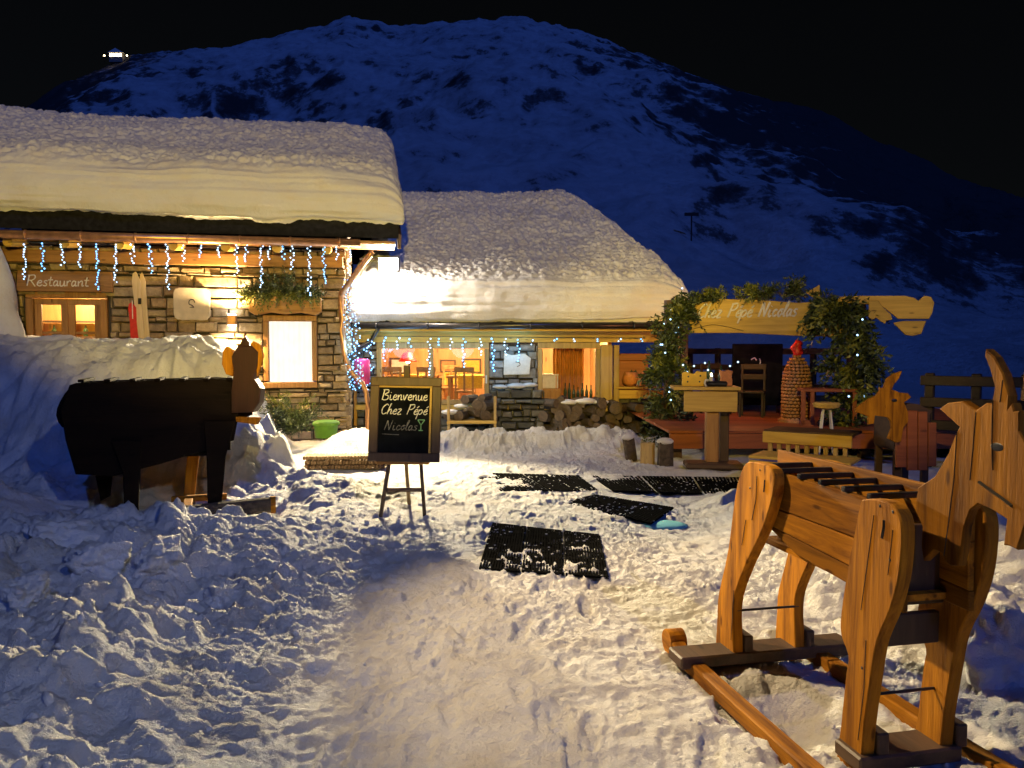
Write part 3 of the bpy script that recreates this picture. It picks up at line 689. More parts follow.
# window-box greenery
t, u, z = chalet_thing('window_greenery', 'mound of pine sprigs on the ledge above the glowing window', 'plant', 281, 297, -.12)
b = MB()
for k in range(150):
    a = random.uniform(-1, 1); p = (a*.42, random.uniform(-.10, .04), random.uniform(-.02, .10)); d = (a*.9+random.gauss(0, .35), random.gauss(-.4, .3), random.uniform(.15, 1.3)*(1.15-abs(a)))
    sprig(b, p, d, random.uniform(.28, .60)*(1.2-.5*abs(a)), 22, .085, .010, .25)
b.build('dark_sprigs', M_NEEDLE, t)
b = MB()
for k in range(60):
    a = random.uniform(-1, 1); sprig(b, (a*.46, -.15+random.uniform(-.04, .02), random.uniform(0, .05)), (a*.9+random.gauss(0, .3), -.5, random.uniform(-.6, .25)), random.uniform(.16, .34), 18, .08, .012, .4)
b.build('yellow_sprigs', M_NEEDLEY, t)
# gable floodlight
t = thing('floodlight', 'white floodlight blazing under the left chalet gable eave', 'lamp', FLOOD+Vector((-.05, .12, .12)), 0)
b = MB(); b.box((0.05, 0.02, .0), (.38, .10, .26), .01); b.box((-.25, .05, .10), (.45, .03, .03)); b.build('housing', M_BLACKM, t)
b = MB(); b.box((0.05, -.045, .0), (.34, .02, .22), .005); b.build('lens', M_LAMP, t)

# icicle light chains
def icicle(name, label, pts_top, drops, mats, group=None, bulb=.013, gap=.036, sway=.014):
    """pts_top: world points of the cord; drops: list of (world point, length)"""
    t = thing(name, label, 'fairy lights', pts_top[0], 0, group); o = Vector(pts_top[0])
    b = MB(); b.tube([Vector(p)-o for p in pts_top], .006, 5); b.build('cord', M_WIRE, t)
    for i, (p, L) in enumerate(drops):
        p = Vector(p)-o; b = MB(); b.mi = 0
        b.tube([p, p+Vector((0, 0, -L))], .003, 4); nb = max(2, int(L/gap)); nf = len(b.b.faces)
        for k in range(nb):
            q = p+Vector((random.uniform(-sway, sway)*2.2, random.uniform(-sway, sway), -L*(k+.6)/nb)); b.ico(q, bulb*random.uniform(.8, 1.25), 1)
        b.b.faces.ensure_lookup_table()
        for f in b.b.faces[nf:]: f.material_index = 1
        b.build('drop', [M_WIRE, mats[i % len(mats)]], t)
    return t
def p1(px, py, off): return on_plane(px, py, O1+N1*off, N1)
drops = []
for px, y0, y1 in ((24, 243, 280), (42, 242, 272), (62, 243, 266), (79, 243, 268), (97, 243, 290), (115, 243, 283), (132, 243, 264), (150, 243, 274), (167, 243, 290), (184, 244, 262), (200, 244, 258), (218, 244, 258), (236, 244, 276), (246, 244, 262), (261, 245, 288), (269, 245, 260), (283, 245, 260), (292, 245, 270), (309, 245, 296), (324, 246, 284), (337, 246, 260), (349, 246, 276)):
    a = p1(px, y0, -.62); c = p1(px, y1, -.62); drops.append((a, a.z-c.z))
icicle('icicle_lights', 'icicle light chain hanging under the copper gutter of the left chalet', [p1(8, 242, -.62), p1(352, 245, -.62)], drops, [M_BULBW, M_BULB, M_BULBW])
# dense column of lights at the chalet corner
t = thing('light_column', 'dense cyan fairy lights wound down the chalet corner beside the downspout', 'fairy lights', p1(350, 420, -.14), 0)
o = Vector(t.location); b = MB(); pts = []
for k in range(150):
    s = k/149; py = 278+s*112; px = 349+5.5*math.sin(k*1.9)+s*7+random.uniform(-3, 3); pts.append(p1(px, py, -.16+random.uniform(-.05, .05))-o)
b.tube(pts, .003, 4); b.build('cord', M_WIRE, t)
b = MB()
for p in pts: b.ico(p, .013*random.uniform(.7, 1.2), 1)
tag(b.build('bulbs', M_BULB, t), kind='stuff')

# tall snow heap at far left against the wall
t0 = p1(2, 330, -.9)
b = MB(); vs = b.ico((0, 0, 0), 1, 4)
for v in vs:
    x, y, z = v.co; k = 1+.10*math.sin(x*5+z*3)+.07*math.sin(z*9+y*4)
    v.co = Vector((x*.62*k*(1.0-.15*z), y*.55*k, (z*1.55+.15*math.sin(x*6))*1.0))
hp = b.build('snow_heap', M_SNOWB, None, True); hp.location = (t0.x-.30, t0.y, 1.75); tag(hp, 'tall yellow-lit snow heap against the chalet at the door', 'snow heap')

# pine boughs, green lidded bucket, woven step mat at the chalet corner
q = on_z(292, 440, .2)
t = thing('pine_bough', 'pine boughs stuck in the snow under the glowing window', 'plant', (at(290, 440, 11.9).x, 11.9, .25))
b = MB()
for k in range(46):
    a = random.uniform(0, 6.28); sprig(b, (random.gauss(0, .08), random.gauss(0, .06), random.uniform(0, .2)), (math.cos(a)*.8, math.sin(a)*.5, random.uniform(.3, 1.4)), random.uniform(.4, .85), 40, .13, .010, .35)
b.build('needles', M_NEEDLE, t)
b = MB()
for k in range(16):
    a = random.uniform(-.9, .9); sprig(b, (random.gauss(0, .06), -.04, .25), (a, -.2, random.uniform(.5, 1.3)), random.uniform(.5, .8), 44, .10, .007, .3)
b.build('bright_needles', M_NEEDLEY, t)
p = at(326, 424, 12.6)
t = thing('lidded_bucket', 'bright green lidded bucket half sunk in snow by the chalet corner', 'bucket', (p.x, 12.6, p.z-.22))
b = MB(); b.lathe([(.17, 0), (.20, .22), (.205, .22)], n=20); b.build('tub', M_GREEN, t, True)
b = MB(); b.lathe([(.22, .21), (.22, .25), (.20, .27), (.08, .285)], n=20); b.build('lid', M_GREEN, t)
p = at(343, 468, 10.2)
t = thing('woven_step', 'low woven wicker step edge beneath the snow mound', 'mat', (p.x, 10.35, 0), R(3))
b = MB()
for r_ in range(3):
    for k in range(26):
        b.box((-.52+k*.042+(r_ % 2)*.02, -.02*(k % 2), .035+r_*.062), (.036, .30, .05), .008)
b.build('weave', plain('brown_coir', (.22, .14, .07), .9, 0, .4, 40, .5), t)
# pink cylinder lamp on the side wall
p = at(362, 372, 13.7)
t = thing('pink_canister', 'pink cylindrical canister with pale lettering hung by the corner lights', 'canister', (p.x, 13.7, p.z-.22))
b = MB(); b.lathe([(.12, 0), (.14, .02), (.145, .22), (.14, .42), (.12, .45), (.05, .46)], n=24); b.build('drum', M_PINK, t, True)
b = MB(); script_text(b, 'PEPE', .05, .08, -.150, .05, .30, .007, 0, True); b.build('lettering', M_WHITE, t)
b = MB(); b.tube([(0, .02, .45), (0, .02, .55), (-.2, .1, .6)], .015, 6); b.build('bracket', M_BLACKM, t)

# ------------------------------------------------------------------ long low restaurant wing
Y2 = 15.0
def X2(px): return at(px, 350, Y2).x
def Z2(py): return at(512, py, Y2).z
C2 = thing('restaurant_wing', 'low restaurant wing with lit windows under a deep snow roof', 'restaurant', (0, Y2, 0))
FL = .30; zt = Z2(345); zb = Z2(401); zbeam = Z2(330)
xL, xM, xa, xb, xc, xd, xe = -3.05, X2(431), X2(489), X2(538), X2(600), X2(612), X2(652)
xs = X2(377)
b = MB(); b.box(((xL+xe+.3)/2, -.03, (zt+zbeam)/2+.05), (xe+.3-xL, .20, zbeam-zt), .012); b.build('lintel_beam', M_PALEX, C2)
b = MB(); b.box(((xL+xd)/2, .02, (zb-.12)), (xd-xL, .22, .10), .01); b.build('sill', M_PALEX, C2)
# window one: two lights
def window2(xa_, xb_, mull):
    b = MB(); f = .09
    b.box(((xa_+xb_)/2, .0, zt-.01), (xb_-xa_, .13, .12), .008); b.box(((xa_+xb_)/2, .0, zb-.02), (xb_-xa_, .13, .09), .008)
    for x in [xa_+f/2, xb_-f/2]+mull: b.box((x, .0, (zt+zb)/2-.02), (f, .12, zt-zb-.11), .008)
    wn = b.build('window', M_PALEZ, C2)
    xs_ = [xa_]+mull+[xb_]
    for p, q in zip(xs_, xs_[1:]):
        b = MB(); b.box(((p+q)/2, .02, (zt+zb)/2-.02), (q-p-f+.02, .006, zt-zb-.10)); b.build('pane', M_GLASS, wn)
    return wn
wn1 = window2(xs, xa, [xM]); 
b = MB(); b.box((xa-.05, -.075, (zt+zb)/2-.12), (.03, .03, .16), .005); b.build('handle', M_WHITE, wn1)
wn2 = window2(xb, xc, [])
b = MB(); b.box(((xc+xd)/2, -.02, (zb+zt)/2-.1), (xd-xc, .2, zt-zb+.2), .012); b.box((xd+.08, -.03, (zb+zt)/2-.1), (.11, .12, zt-zb+.2), .01); b.build('corner_post', M_PALEZ, C2)
b = MB(); stones(b, xa, xb, -.1, zt+.02, -.03, (), .09, .2, .15, .42, .05); b.build('stone_pier', M_GREY, C2)
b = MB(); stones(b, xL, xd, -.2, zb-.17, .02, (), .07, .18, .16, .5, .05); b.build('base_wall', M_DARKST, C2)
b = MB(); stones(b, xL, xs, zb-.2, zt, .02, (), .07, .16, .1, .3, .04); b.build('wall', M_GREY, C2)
b = MB(); b.box(((xa+xb)/2, .14, .8), (xb-xa, .12, 1.9)); b.box(((xL+xs)/2, .16, .8), (xs-xL, .10, 1.9)); b.box(((xL+xd)/2, .16, .1), (xd-xL, .1, .7)); b.build('wall_core', M_MORT, C2)
# interior shell
b = MB(); b.box(((xL+xd)/2, 3.6, 1.1), (xd-xL, .08, 2.0)); b.box((xL-.04, 1.9, 1.1), (.08, 3.5, 2.0)); b.box((xd-.03, 1.9, 1.1), (.08, 3.5, 2.0)); b.build('interior_wall', M_PINE, C2)
b = MB(); b.box(((xL+xd)/2, 1.9, FL), (xd-xL, 3.5, .06)); b.build('interior_floor', M_REDW, C2)
b = MB(); b.box(((xL+xd)/2, 1.9, 2.06), (xd-xL, 3.5, .06)); b.build('interior_ceiling', M_PINE, C2)
for x, e in ((-1.9, 270), (-.3, 210), (1.15, 240)): light('dining_lamp', 'POINT', (x, Y2+1.3, 1.92), e, (1, .68, .32), shadow_soft_size=.12)
# roof and snow
EV2 = -.75; EZ2 = 2.02; SL2 = .52; RG2 = 4.0; xr = 3.20
b = MB(); pr = [(EV2, EZ2), (EV2, EZ2+.12), (RG2, EZ2+.12+(RG2-EV2)*SL2), (RG2+3, EZ2+.12+(RG2-EV2)*SL2-3*SL2), (RG2+3, EZ2+(RG2-EV2)*SL2-3*SL2), (RG2, EZ2+(RG2-EV2)*SL2)]
vs = b.prism(pr, xr+3.1, Matrix.Translation(((xr-3.1)/2, 0, 0)) @ Matrix.Rotation(R(90), 4, 'Z'))
for v in b.b.verts:
    if v.co.x > 1: v.co.x -= max(0, min(1, (v.co.y-EV2)/(RG2-EV2)))*1.95
roof2 = b.build('roof', M_SLATE, C2)
b0 = EZ2+.12
roof_snow('snow_cover', dict(out=[(EV2-.03, b0-.03), (EV2-.16, b0+.10), (EV2-.18, b0+.48), (EV2-.02, b0+.80), (EV2+.5, b0+1.12), (.9, b0+1.62), (2.4, b0+2.45), (RG2-.5, b0+3.15), (RG2+.1, b0+3.32), (RG2+.9, b0+3.0), (RG2+2.5, b0+2)],
          by0=EV2, bz0=b0, slope=SL2, ridge=RG2), -3.1, xr+.15, roof2, 300, 23, .35, .75, 1.75)
b = MB(); gz2 = Z2(327); yg = EV2-.07
b.tube([(X2(358)*.95, yg, EZ2+.03), (xe+.1, yg, EZ2+.03)], .062, 12)
for k in range(6): x = -2.5+k*.95; b.tube([(x-.015, yg, EZ2+.03), (x+.015, yg, EZ2+.03)], .07, 12)
b.build('gutter', M_BLACKM, C2, True)
a_ = at(379, 330, Y2+yg); c_ = at(372, 340, 14.4); d_ = at(350, 354, 13.75)
b = MB(); b.tube([(a_.x, yg, EZ2+.0), (c_.x, 14.35-Y2, c_.z), (d_.x, 13.75-Y2, d_.z), (d_.x-.03, 13.7-Y2, d_.z-.3)], .038, 8); b.build('downspout', M_BLACKM, C2, True)
b = MB(); b.box(((xL+xe)/2, -.40, EZ2-.05), (xe-xL+.3, .66, .04)); b.build('soffit', M_PALEX, C2)
# plaque on pier
p = at(517, 364, Y2-.12)
t = thing('wall_plaque', 'bluish square plaque on the grey stone pier between the windows', 'plaque', p)
b = MB(); b.prism([(-.26, -.21), (.24, -.2), (.27, .11), (.15, .2), (-.1, .17), (-.25, .22)], .04, None, .006); b.build('slab', M_WHITE, t)
b = MB(); b.tube(smoothpts([(-.03, -.024, .04), (.04, -.024, .03), (.06, -.024, -.02), (.0, -.024, -.05)], 4), .006, 5); b.build('emblem', M_BLACKM, t)
# fairy drops in front of wing windows
drops = []
for px, y0, y1 in ((384, 336, 362), (398, 336, 350), (410, 337, 348), (429, 337, 376), (438, 337, 346), (451, 337, 350), (464, 337, 368), (480, 337, 356), (493, 337, 372), (506, 337, 356), (519, 338, 362), (532, 338, 346), (556, 338, 341), (575, 338, 342), (598, 338, 342), (620, 338, 342), (641, 338, 342)):
    a = at(px, y0, Y2-.22); c = at(px, y1, Y2-.22); drops.append((a, a.z-c.z))
icicle('icicle_lights', 'icicle light chain hanging across the restaurant wing windows', [at(370, 336, Y2-.22), at(645, 338, Y2-.22)], drops, [M_BULB, M_BULBW], None, .017, .055, .014)
t = thing('light_string', 'string of cool bulbs hanging beside the pink canister', 'fairy lights', at(366, 345, 14.2)); o = Vector(t.location); b = MB()
pts = [at(368+4*math.sin(k*.8)+(k % 3), 340+k*1.6, 14.2)-o for k in range(36)]; b.tube(pts, .003, 4); b.build('cord', M_WIRE, t)
b = MB()
for p in pts: b.ico(p, .017*random.uniform(.7, 1.2), 1)
tag(b.build('bulbs', M_BULB, t), kind='stuff')

for x in (-2.2, -1.0, .05): light('fairy_glow', 'POINT', (x, Y2-.55, 1.66), 11, (.22, .58, 1.0), shadow_soft_size=.25)
light('fairy_glow', 'POINT', at(356, 345, 13.35), 16, (.22, .58, 1.0), shadow_soft_size=.15)
# dining room contents
def table_proto():
    t = thing('dining_table', 'dining table with mustard cloth', 'table', (0, 0, 0), 0, 'tables inside the lit restaurant')
    b = MB(); b.box((0, 0, .72), (1.0, .7, .04), .008); b.build('tabletop', M_OAKX, t)
    for sx in (-.43, .43):
        for sy in (-.28, .28): b = MB(); b.box((sx, sy, .35), (.06, .06, .70), .006); b.build('leg', M_OAKZ, t)
    b = MB(); b.box((0, 0, .745), (.5, .72, .012)); b.box((0, -.358, .62), (.5, .012, .26)); b.build('table_runner', M_CLOTH, t)
    return t
def chair_proto():
    t = thing('dining_chair', 'wooden dining chair', 'chair', (0, 0, 0), 0, 'chairs inside the lit restaurant')
    b = MB(); b.box((0, 0, .44), (.40, .40, .04), .008); b.build('seat', M_OAKX, t)
    for sx in (-.17, .17):
        for sy in (-.17, .17): b = MB(); b.box((sx, sy, .21), (.04, .04, .42), .004); b.build('leg', M_OAKZ, t)
    b = MB(); 
    for x in (-.17, 0, .17): b.box((x, .18, .68), (.04, .025, .44), .004)
    b.box((0, .18, .88), (.40, .03, .10), .01); b.build('backrest', M_OAKZ, t)
    return t
tp, cp = table_proto(), chair_proto(); zf = FL+.03
spots_t = [(-2.1, 16.2, 'dining table behind the left pane of the wide window'), (-.85, 16.0, 'dining table with mustard runner behind the right pane of the wide window'), (-1.3, 17.6, 'dining table at the back wall of the lit room')]
for i, (x, y, lab) in enumerate(spots_t):
    o = tp if i == 0 else copy_tree(tp); o.location = (x, y, zf); o['label'] = lab
spots_c = [(-2.45, 15.65, 3.3, 'wooden chair nearest the pink canister inside the wide window'), (-1.7, 15.62, 3.0, 'wooden chair just left of the window mullion'), (-.95, 15.45, 3.14, 'wooden chair right of the mullion with its back to the glass'), (-.3, 16.2, 1.4, 'wooden chair by the right jamb of the wide window'), (-1.35, 16.9, 0, 'wooden chair at the back table of the lit room')]
for i, (x, y, rz, lab) in enumerate(spots_c):
    o = cp if i == 0 else copy_tree(cp); o.location = (x, y, zf); o.rotation_euler.z = rz; o['label'] = lab
p = at(408, 372, 16.4)
t = thing('pendant_lamp', 'dark red pendant lamp hanging in the left half of the wide window', 'lamp', (p.x, 16.4, 1.35))
b = MB(); b.lathe([(.20, 0), (.19, .03), (.10, .18), (.03, .22)], n=20); b.build('lamp_shade', M_RED, t, True)
b = MB(); b.tube([(0, 0, .22), (0, 0, .68)], .008, 6); b.build('cord', M_WIRE, t)
b = MB(); b.ico((0, 0, .02), .06, 2); b.build('bulb', M_WARMB, t)
for i, (px, y, s, lab) in enumerate(((400, 18.52, .5, 'framed picture on the pine wall behind the pendant lamp'), (448, 18.52, .38, 'small framed picture on the pine wall right of the mullion'), (472, 18.52, .45, 'framed picture nearest the right jamb of the wide window'))):
    p = at(px, 366, y); t = thing('framed_picture', lab, 'picture', p, 0, 'pictures in the lit dining room')
    b = MB(); b.box((0, 0, 0), (s, .03, s*.8), .006); b.build('frame', M_DARKWX, t)
    b = MB(); b.box((0, -.018, 0), (s*.8, .006, s*.6)); b.build('picture_sheet', [M_WHITE, M_ORANGE, M_CLOTH][i], t)
# curtain, bottles and a small cabinet in the second window
p = at(565, 370, 15.35)
t = thing('window_curtain', 'tall orange brown curtain tied inside the right hand lit window', 'curtain', (p.x+.06, 15.4, 0.35))
b = MB(); n_ = 60
for i in range(n_):
    f = lambda k: (-.30+.62*k/n_, .04*math.sin(k*.75))
    (x0_, y0_), (x1_, y1_) = f(i), f(i+1); b.quad((x0_, y0_, 0), (x1_, y1_, 0), (x1_, y1_, 1.62), (x0_, y0_, 1.62))
b.build('cloth', M_CURT, t, True)
b = MB(); b.tube([(-.5, 0, 1.62), (.6, 0, 1.62)], .015, 8); b.build('rod', M_BLACKM, t)
p = at(550, 392, 15.45)
t = thing('low_cabinet', 'low wooden cabinet with a white box on top inside the right lit window', 'cabinet', (p.x, 15.5, FL+.03))
b = MB(); b.box((0, 0, .25), (.42, .36, .50), .008); b.build('carcass', M_OAKX, t)
b = MB(); b.box((0, -.19, .25), (.36, .02, .42), .006); b.build('door', M_OAKZ, t)
t = thing('white_box', 'plain white box standing on the low cabinet in the window', 'box', (p.x, 15.5, FL+.53))
b = MB(); b.box((0, 0, .13), (.32, .26, .26), .01); b.build('carton', M_WHITE, t)
b = MB(); b.box((0, 0, .275), (.34, .28, .03), .006); b.build('lid', M_WHITE, t)
for k in range(7):
    x = X2(566)+k*.085; h = random.choice([.26, .30, .34])
    b = MB(); b.lathe([(.032, 0), (.034, h*.55), (.012, h*.75), (.012, h), (.014, h)], n=10)
    o = b.build('wine_bottle', M_BOTT, None, True); o.location = (x, 15.18+.03*(k % 2), zb+.005); tag(o, 'dark green wine bottle lined up on the right window sill', 'bottle', 'bottles on the window sill')

# ------------------------------------------------------------------ log store
def log_mesh(r, L, seed):
    random.seed(seed); b = MB(); n = 10; ph = [1+random.uniform(-.15, .15) for _ in range(n)]
    A = [b.b.verts.new((r*ph[k]*math.cos(2*math.pi*k/n), -L/2, r*ph[k]*math.sin(2*math.pi*k/n))) for k in range(n)]
    B = [b.b.verts.new((r*ph[k]*1.03*math.cos(2*math.pi*k/n), L/2, r*ph[k]*1.03*math.sin(2*math.pi*k/n))) for k in range(n)]
    for k in range(n): b.b.faces.new((A[k], B[k], B[(k+1) % n], A[(k+1) % n]))
    f = b.b.faces.new(A); f.material_index = 1; f = b.b.faces.new(B[::-1]); f.material_index = 1
    bmesh.ops.recalc_face_normals(b.b, faces=list(b.b.faces))
    me = bpy.data.meshes.new('firewood_log'); b.b.to_mesh(me); b.b.free(); me.materials.append(M_BARK); me.materials.append(M_END); return me
LOGS = [log_mesh(r, .42, k) for k, r in enumerate((.085, .10, .075, .11))]
random.seed(5)
def log(x, y, z, rz, ry, label, group, k):
    o = bpy.data.objects.new('firewood_log', LOGS[k]); COL.objects.link(o); o.location = (x, y, z); o.rotation_euler = (random.uniform(-.1, .1), ry, rz); tag(o, label, 'log', group)
for row in range(5):
    for k in range(8-(row > 3)):
        x = X2(545)+.10+k*.205+(row % 2)*.1; log(x+random.uniform(-.07, .07), 14.55+random.uniform(-.14, .10), .06+row*.135+random.uniform(-.05, .05), random.uniform(-.7, .7), random.uniform(0, 6), 'split firewood log stacked under the right lit window', 'firewood under the right window', random.randrange(4))
for k, (px, py, Y, ry) in enumerate(((470, 399, 14.3, .3), (478, 404, 14.25, 1.1), (485, 398, 14.3, 2), (488, 406, 14.25, .6), (474, 412, 14.25, 4), (462, 415, 14.25, 3), (452, 416, 14.3, 1), (482, 415, 14.25, 2.2), (490, 416, 14.3, 5))):
    p = at(px, py, Y); log(p.x, Y, p.z, random.uniform(-.6, .6), ry, 'pale cut log heaped in the open rack left of the stone pier', 'logs in the open rack', k % 4)
p0 = at(448, 432, 14.2); p1_ = at(497, 432, 14.2)
t = thing('log_rack', 'simple wooden rack holding logs left of the stone pier', 'rack', ((p0.x+p1_.x)/2, 14.2, 0))
hw = (p1_.x-p0.x)/2; zr = at(470, 420, 14.2).z
b = MB(); b.box((0, -.02, zr-.02), (2*hw, .5, .05), .006); b.build('shelf', M_PALEX, t)
for s in (-1, 1): b = MB(); b.box((s*(hw-.03), -.2, zr/2+.2), (.05, .05, zr+.5), .005); b.build('post', M_PALEZ, t)
# snow lying on the log stacks
b = MB()
for px, py, Y, r_ in ((568, 402, 14.5, .16), (585, 401, 14.5, .18), (600, 402, 14.5, .14), (552, 402, 14.5, .10), (450, 412, 14.15, .14), (461, 406, 14.2, .11), (517, 386, 14.75, .16), (500, 387, 14.75, .12), (530, 385, 14.75, .13)):
    p = at(px, py, Y); b.ico((p.x, Y, p.z), r_, 3, (1.2, 1.0, .35), .05)
tag(b.build('snow_patches', M_SNOWB, None, True), 'snow lying on the log stacks below the windows', 'snow', None, 'stuff')
# rough stone footing in front of the pier
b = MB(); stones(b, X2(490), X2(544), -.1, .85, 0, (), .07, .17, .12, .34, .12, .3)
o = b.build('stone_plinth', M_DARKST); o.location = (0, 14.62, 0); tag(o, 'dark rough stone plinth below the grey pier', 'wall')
# porch opening right of the corner post
t = thing('porch_rail', 'pale plank porch rail under the open bay beside the right lit window', 'railing', (0, Y2, 0))
zz = Z2(389)
b = MB(); b.box(((xd+xe+.5)/2+.05, -.05, zz-.10), (xe+.5-xd, .06, .17), .008); b.box(((xd+xe+.5)/2+.05, -.0, zz+.03), (xe+.5-xd, .26, .04), .006); b.build('plank', M_PALEX, t)
b = MB(); b.box((xe+.62, .0, 1.0), (.14, .14, 2.0), .01); b.build('post', M_DARKWZ, t)
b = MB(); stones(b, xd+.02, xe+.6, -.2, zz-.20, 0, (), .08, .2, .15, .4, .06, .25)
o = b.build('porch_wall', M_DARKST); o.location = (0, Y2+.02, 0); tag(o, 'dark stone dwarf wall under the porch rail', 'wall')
p = at(632, 385, 15.6)
t = thing('toy_barn', 'red wooden cabinet with a sloping lid in the open porch bay', 'cabinet', (p.x, 15.6, p.z-.1))
b = MB(); b.box((0, 0, .30), (.60, .35, .60), .01); b.build('carcass', M_REDW, t)
b = MB(); b.prism([(-.36, .60), (.36, .60), (.34, .74), (-.26, .74)], .42, None, .008); b.build('lid', M_REDW, t)
b = MB(); b.prism([(-.07, .36), (0, .25), (.07, .36), (.05, .42), (0, .38), (-.05, .42)], .02, Matrix.Translation((0, -.185, 0))); b.build('heart_cutout', M_BLACKM, t)
t = thing('clay_pot', 'round clay pot standing before the red porch cabinet', 'pot', (at(630, 384, 15.2).x, 15.2, zz+.05))
b = MB(); b.lathe([(.08, 0), (.14, .06), (.16, .15), (.12, .24), (.13, .27)], n=18); b.build('bowl', M_ORANGE, t, True)

# ------------------------------------------------------------------ entrance gate with garlands
GA = Vector((at(668, 350, 13.2).x, 13.2, 0)); GB = Vector((at(868, 350, 11.9).x, 11.9, 0))
ge = (GB-GA).normalized(); gn = Vector((-ge.y, ge.x, 0)); ga = math.atan2(ge.y, ge.x)
def LG(px, py, off=0): p = on_plane(px, py, GA+gn*off, gn)-GA; return p.dot(ge), p.z
t = thing('entrance_gate', 'wooden entrance beam on posts with painted lettering and heart shaped end', 'gate', GA, ga)
def outl(l): return [LG(*p) for p in l]
gate = t
b = MB(); b.prism(outl([(690, 333), (690, 305), (720, 299), (760, 300), (800, 303), (845, 298), (845, 337), (800, 336), (740, 333)]), .09, None, .008); b.build('name_board', M_PALEX, t)
b = MB(); b.prism(outl([(840, 297), (860, 296), (905, 296), (914, 298), (918, 301), (924, 296), (931, 297), (934, 303), (932, 313), (929, 319), (898, 319), (880, 305), (840, 303)]), .09, Matrix.Translation((0, -.02, 0)), .008); b.build('heart_end_board', M_PALEX, t)
b = MB(); b.prism(outl([(893, 323), (903, 321), (926, 321), (921, 334), (913, 336), (905, 335)]), .09, Matrix.Translation((0, -.015, 0)), .008); b.build('lower_board', M_PALEX, t)
b = MB(); b.prism(outl([(869, 301), (878, 301), (883, 308), (891, 315), (892, 320), (886, 321), (885, 324), (881, 322), (876, 318), (872, 320), (868, 317)]), .07, Matrix.Translation((0, -.09, 0)), .006); b.build('carved_head', M_PALEX, t)
b = MB(); b.prism(outl([(806, 293), (820, 285), (820, 301), (815, 299)]), .04, Matrix.Translation((0, -.05, 0)), .004); b.build('star_point', M_PALEX, t)
x0_, z0_ = LG(698, 318); x1_, _ = LG(797, 318)
b = MB(); script_text(b, 'Chez Pépé Nicolas', x0_, z0_, -.055, .115, (x1_-x0_), .016, .35); b.build('lettering', M_WHITE, t)
b = MB(); b.tube(smoothpts([(*LG(694, 329), 0), (*LG(712, 325), 0), (*LG(728, 327), 0), (*LG(744, 331), 0)], 5), .006, 5)
for v in b.b.verts: v.co = Vector((v.co.x, -.05+v.co.z, v.co.y))
b.build('carved_curve', M_DARKWX, t)
for px in (668, 858):
    u, _ = LG(px, 350); b = MB(); b.tube([(u, .1, -.1), (u, .1, LG(px, 300)[1])], .10, 10); b.build('post', M_DARKWZ, t)
# garlands
def garland(name, label, path, rad, n, needles=22, bulbs=0, yel=.25, ln=(.22, .45), out_y=-.6, fall=-.3, nl=.105, wd=.0105):
    """path: world points; sprigs hang outward along it"""
    t = thing(name, label, 'garland', path[0]); o = Vector(path[0]); P = [Vector(p)-o for p in path]
    b = MB(); b2 = MB(); b3 = MB(); nb = 0
    for k in range(n):
        if k % 8:
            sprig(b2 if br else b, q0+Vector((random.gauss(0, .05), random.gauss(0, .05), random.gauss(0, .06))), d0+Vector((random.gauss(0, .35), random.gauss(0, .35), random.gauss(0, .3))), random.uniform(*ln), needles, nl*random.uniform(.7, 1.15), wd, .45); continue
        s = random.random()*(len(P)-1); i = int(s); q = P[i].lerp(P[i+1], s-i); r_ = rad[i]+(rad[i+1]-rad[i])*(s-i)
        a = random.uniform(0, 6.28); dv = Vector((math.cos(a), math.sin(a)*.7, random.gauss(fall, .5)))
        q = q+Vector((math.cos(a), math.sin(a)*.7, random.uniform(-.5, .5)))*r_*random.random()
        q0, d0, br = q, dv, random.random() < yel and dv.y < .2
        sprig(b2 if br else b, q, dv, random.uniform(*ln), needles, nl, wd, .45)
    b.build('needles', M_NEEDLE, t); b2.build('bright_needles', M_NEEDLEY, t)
    if bulbs:
        for k in range(bulbs):
            s = random.random()*(len(P)-1); i = int(s); q = P[i].lerp(P[i+1], s-i); r_ = rad[i]
            b3.ico(q+Vector((random.uniform(-1, 1)*r_*1.1, -r_*1.0, random.uniform(-.2, .2))), .016, 1)
        tag(b3.build('bulbs', M_BULBW, t), kind='stuff')
    else: b3.b.free()
    return t
gp = lambda px, py, off=-.1: on_plane(px, py, GA+gn*off, gn)
garland('pine_garland', 'dark pine garland climbing the gate post beside the snow roof', [gp(685, 296), gp(672, 320), gp(664, 350), gp(664, 385), gp(668, 430), gp(672, 470)], [.12, .14, .14, .20, .42, .38], 620, 13, 14, .05, (.15, .36), -.6, -.4, .135, .017)
garland('pine_garland', 'pine garland draped along the top of the painted gate beam', [gp(690, 301, .02), gp(720, 296, .02), gp(760, 294, .02), gp(795, 291, .0), gp(830, 298)], [.08, .07, .10, .13, .14], 270, 14, 0, .35, (.10, .24), -.6, .45)
garland('pine_garland', 'thick pine garland hanging down the gate post near the carved goat head', [gp(826, 303), gp(842, 312), gp(855, 340), gp(856, 380), gp(850, 420), gp(852, 462)], [.12, .26, .34, .30, .26, .24], 620, 13, 6, .20, (.18, .46), -.6, -.7, .15, .020)

# ------------------------------------------------------------------ terrace
DZ = .42
t = thing('terrace_deck', 'red lit wooden terrace deck beyond the gate', 'deck', (0, 0, 0))
b = MB(); y0d, y1d = 11.2, 20
nP = 40
for k in range(nP):
    y = y0d+(y1d-y0d)*k/nP; b.box((5.45, y+.1, DZ-.02), (6.3, .205, .04), .005)
b.build('planks', M_REDW, t)
b = MB(); b.box((5.45, y0d-.03, DZ-.15), (6.3, .05, .22), .006); b.build('edge_board', M_REDW, t)
for k in range(5): b = MB(); b.box((2.45+k*1.4, y0d+.2, .1), (.14, .14, .5)); b.build('footing', M_DARKWZ, t)
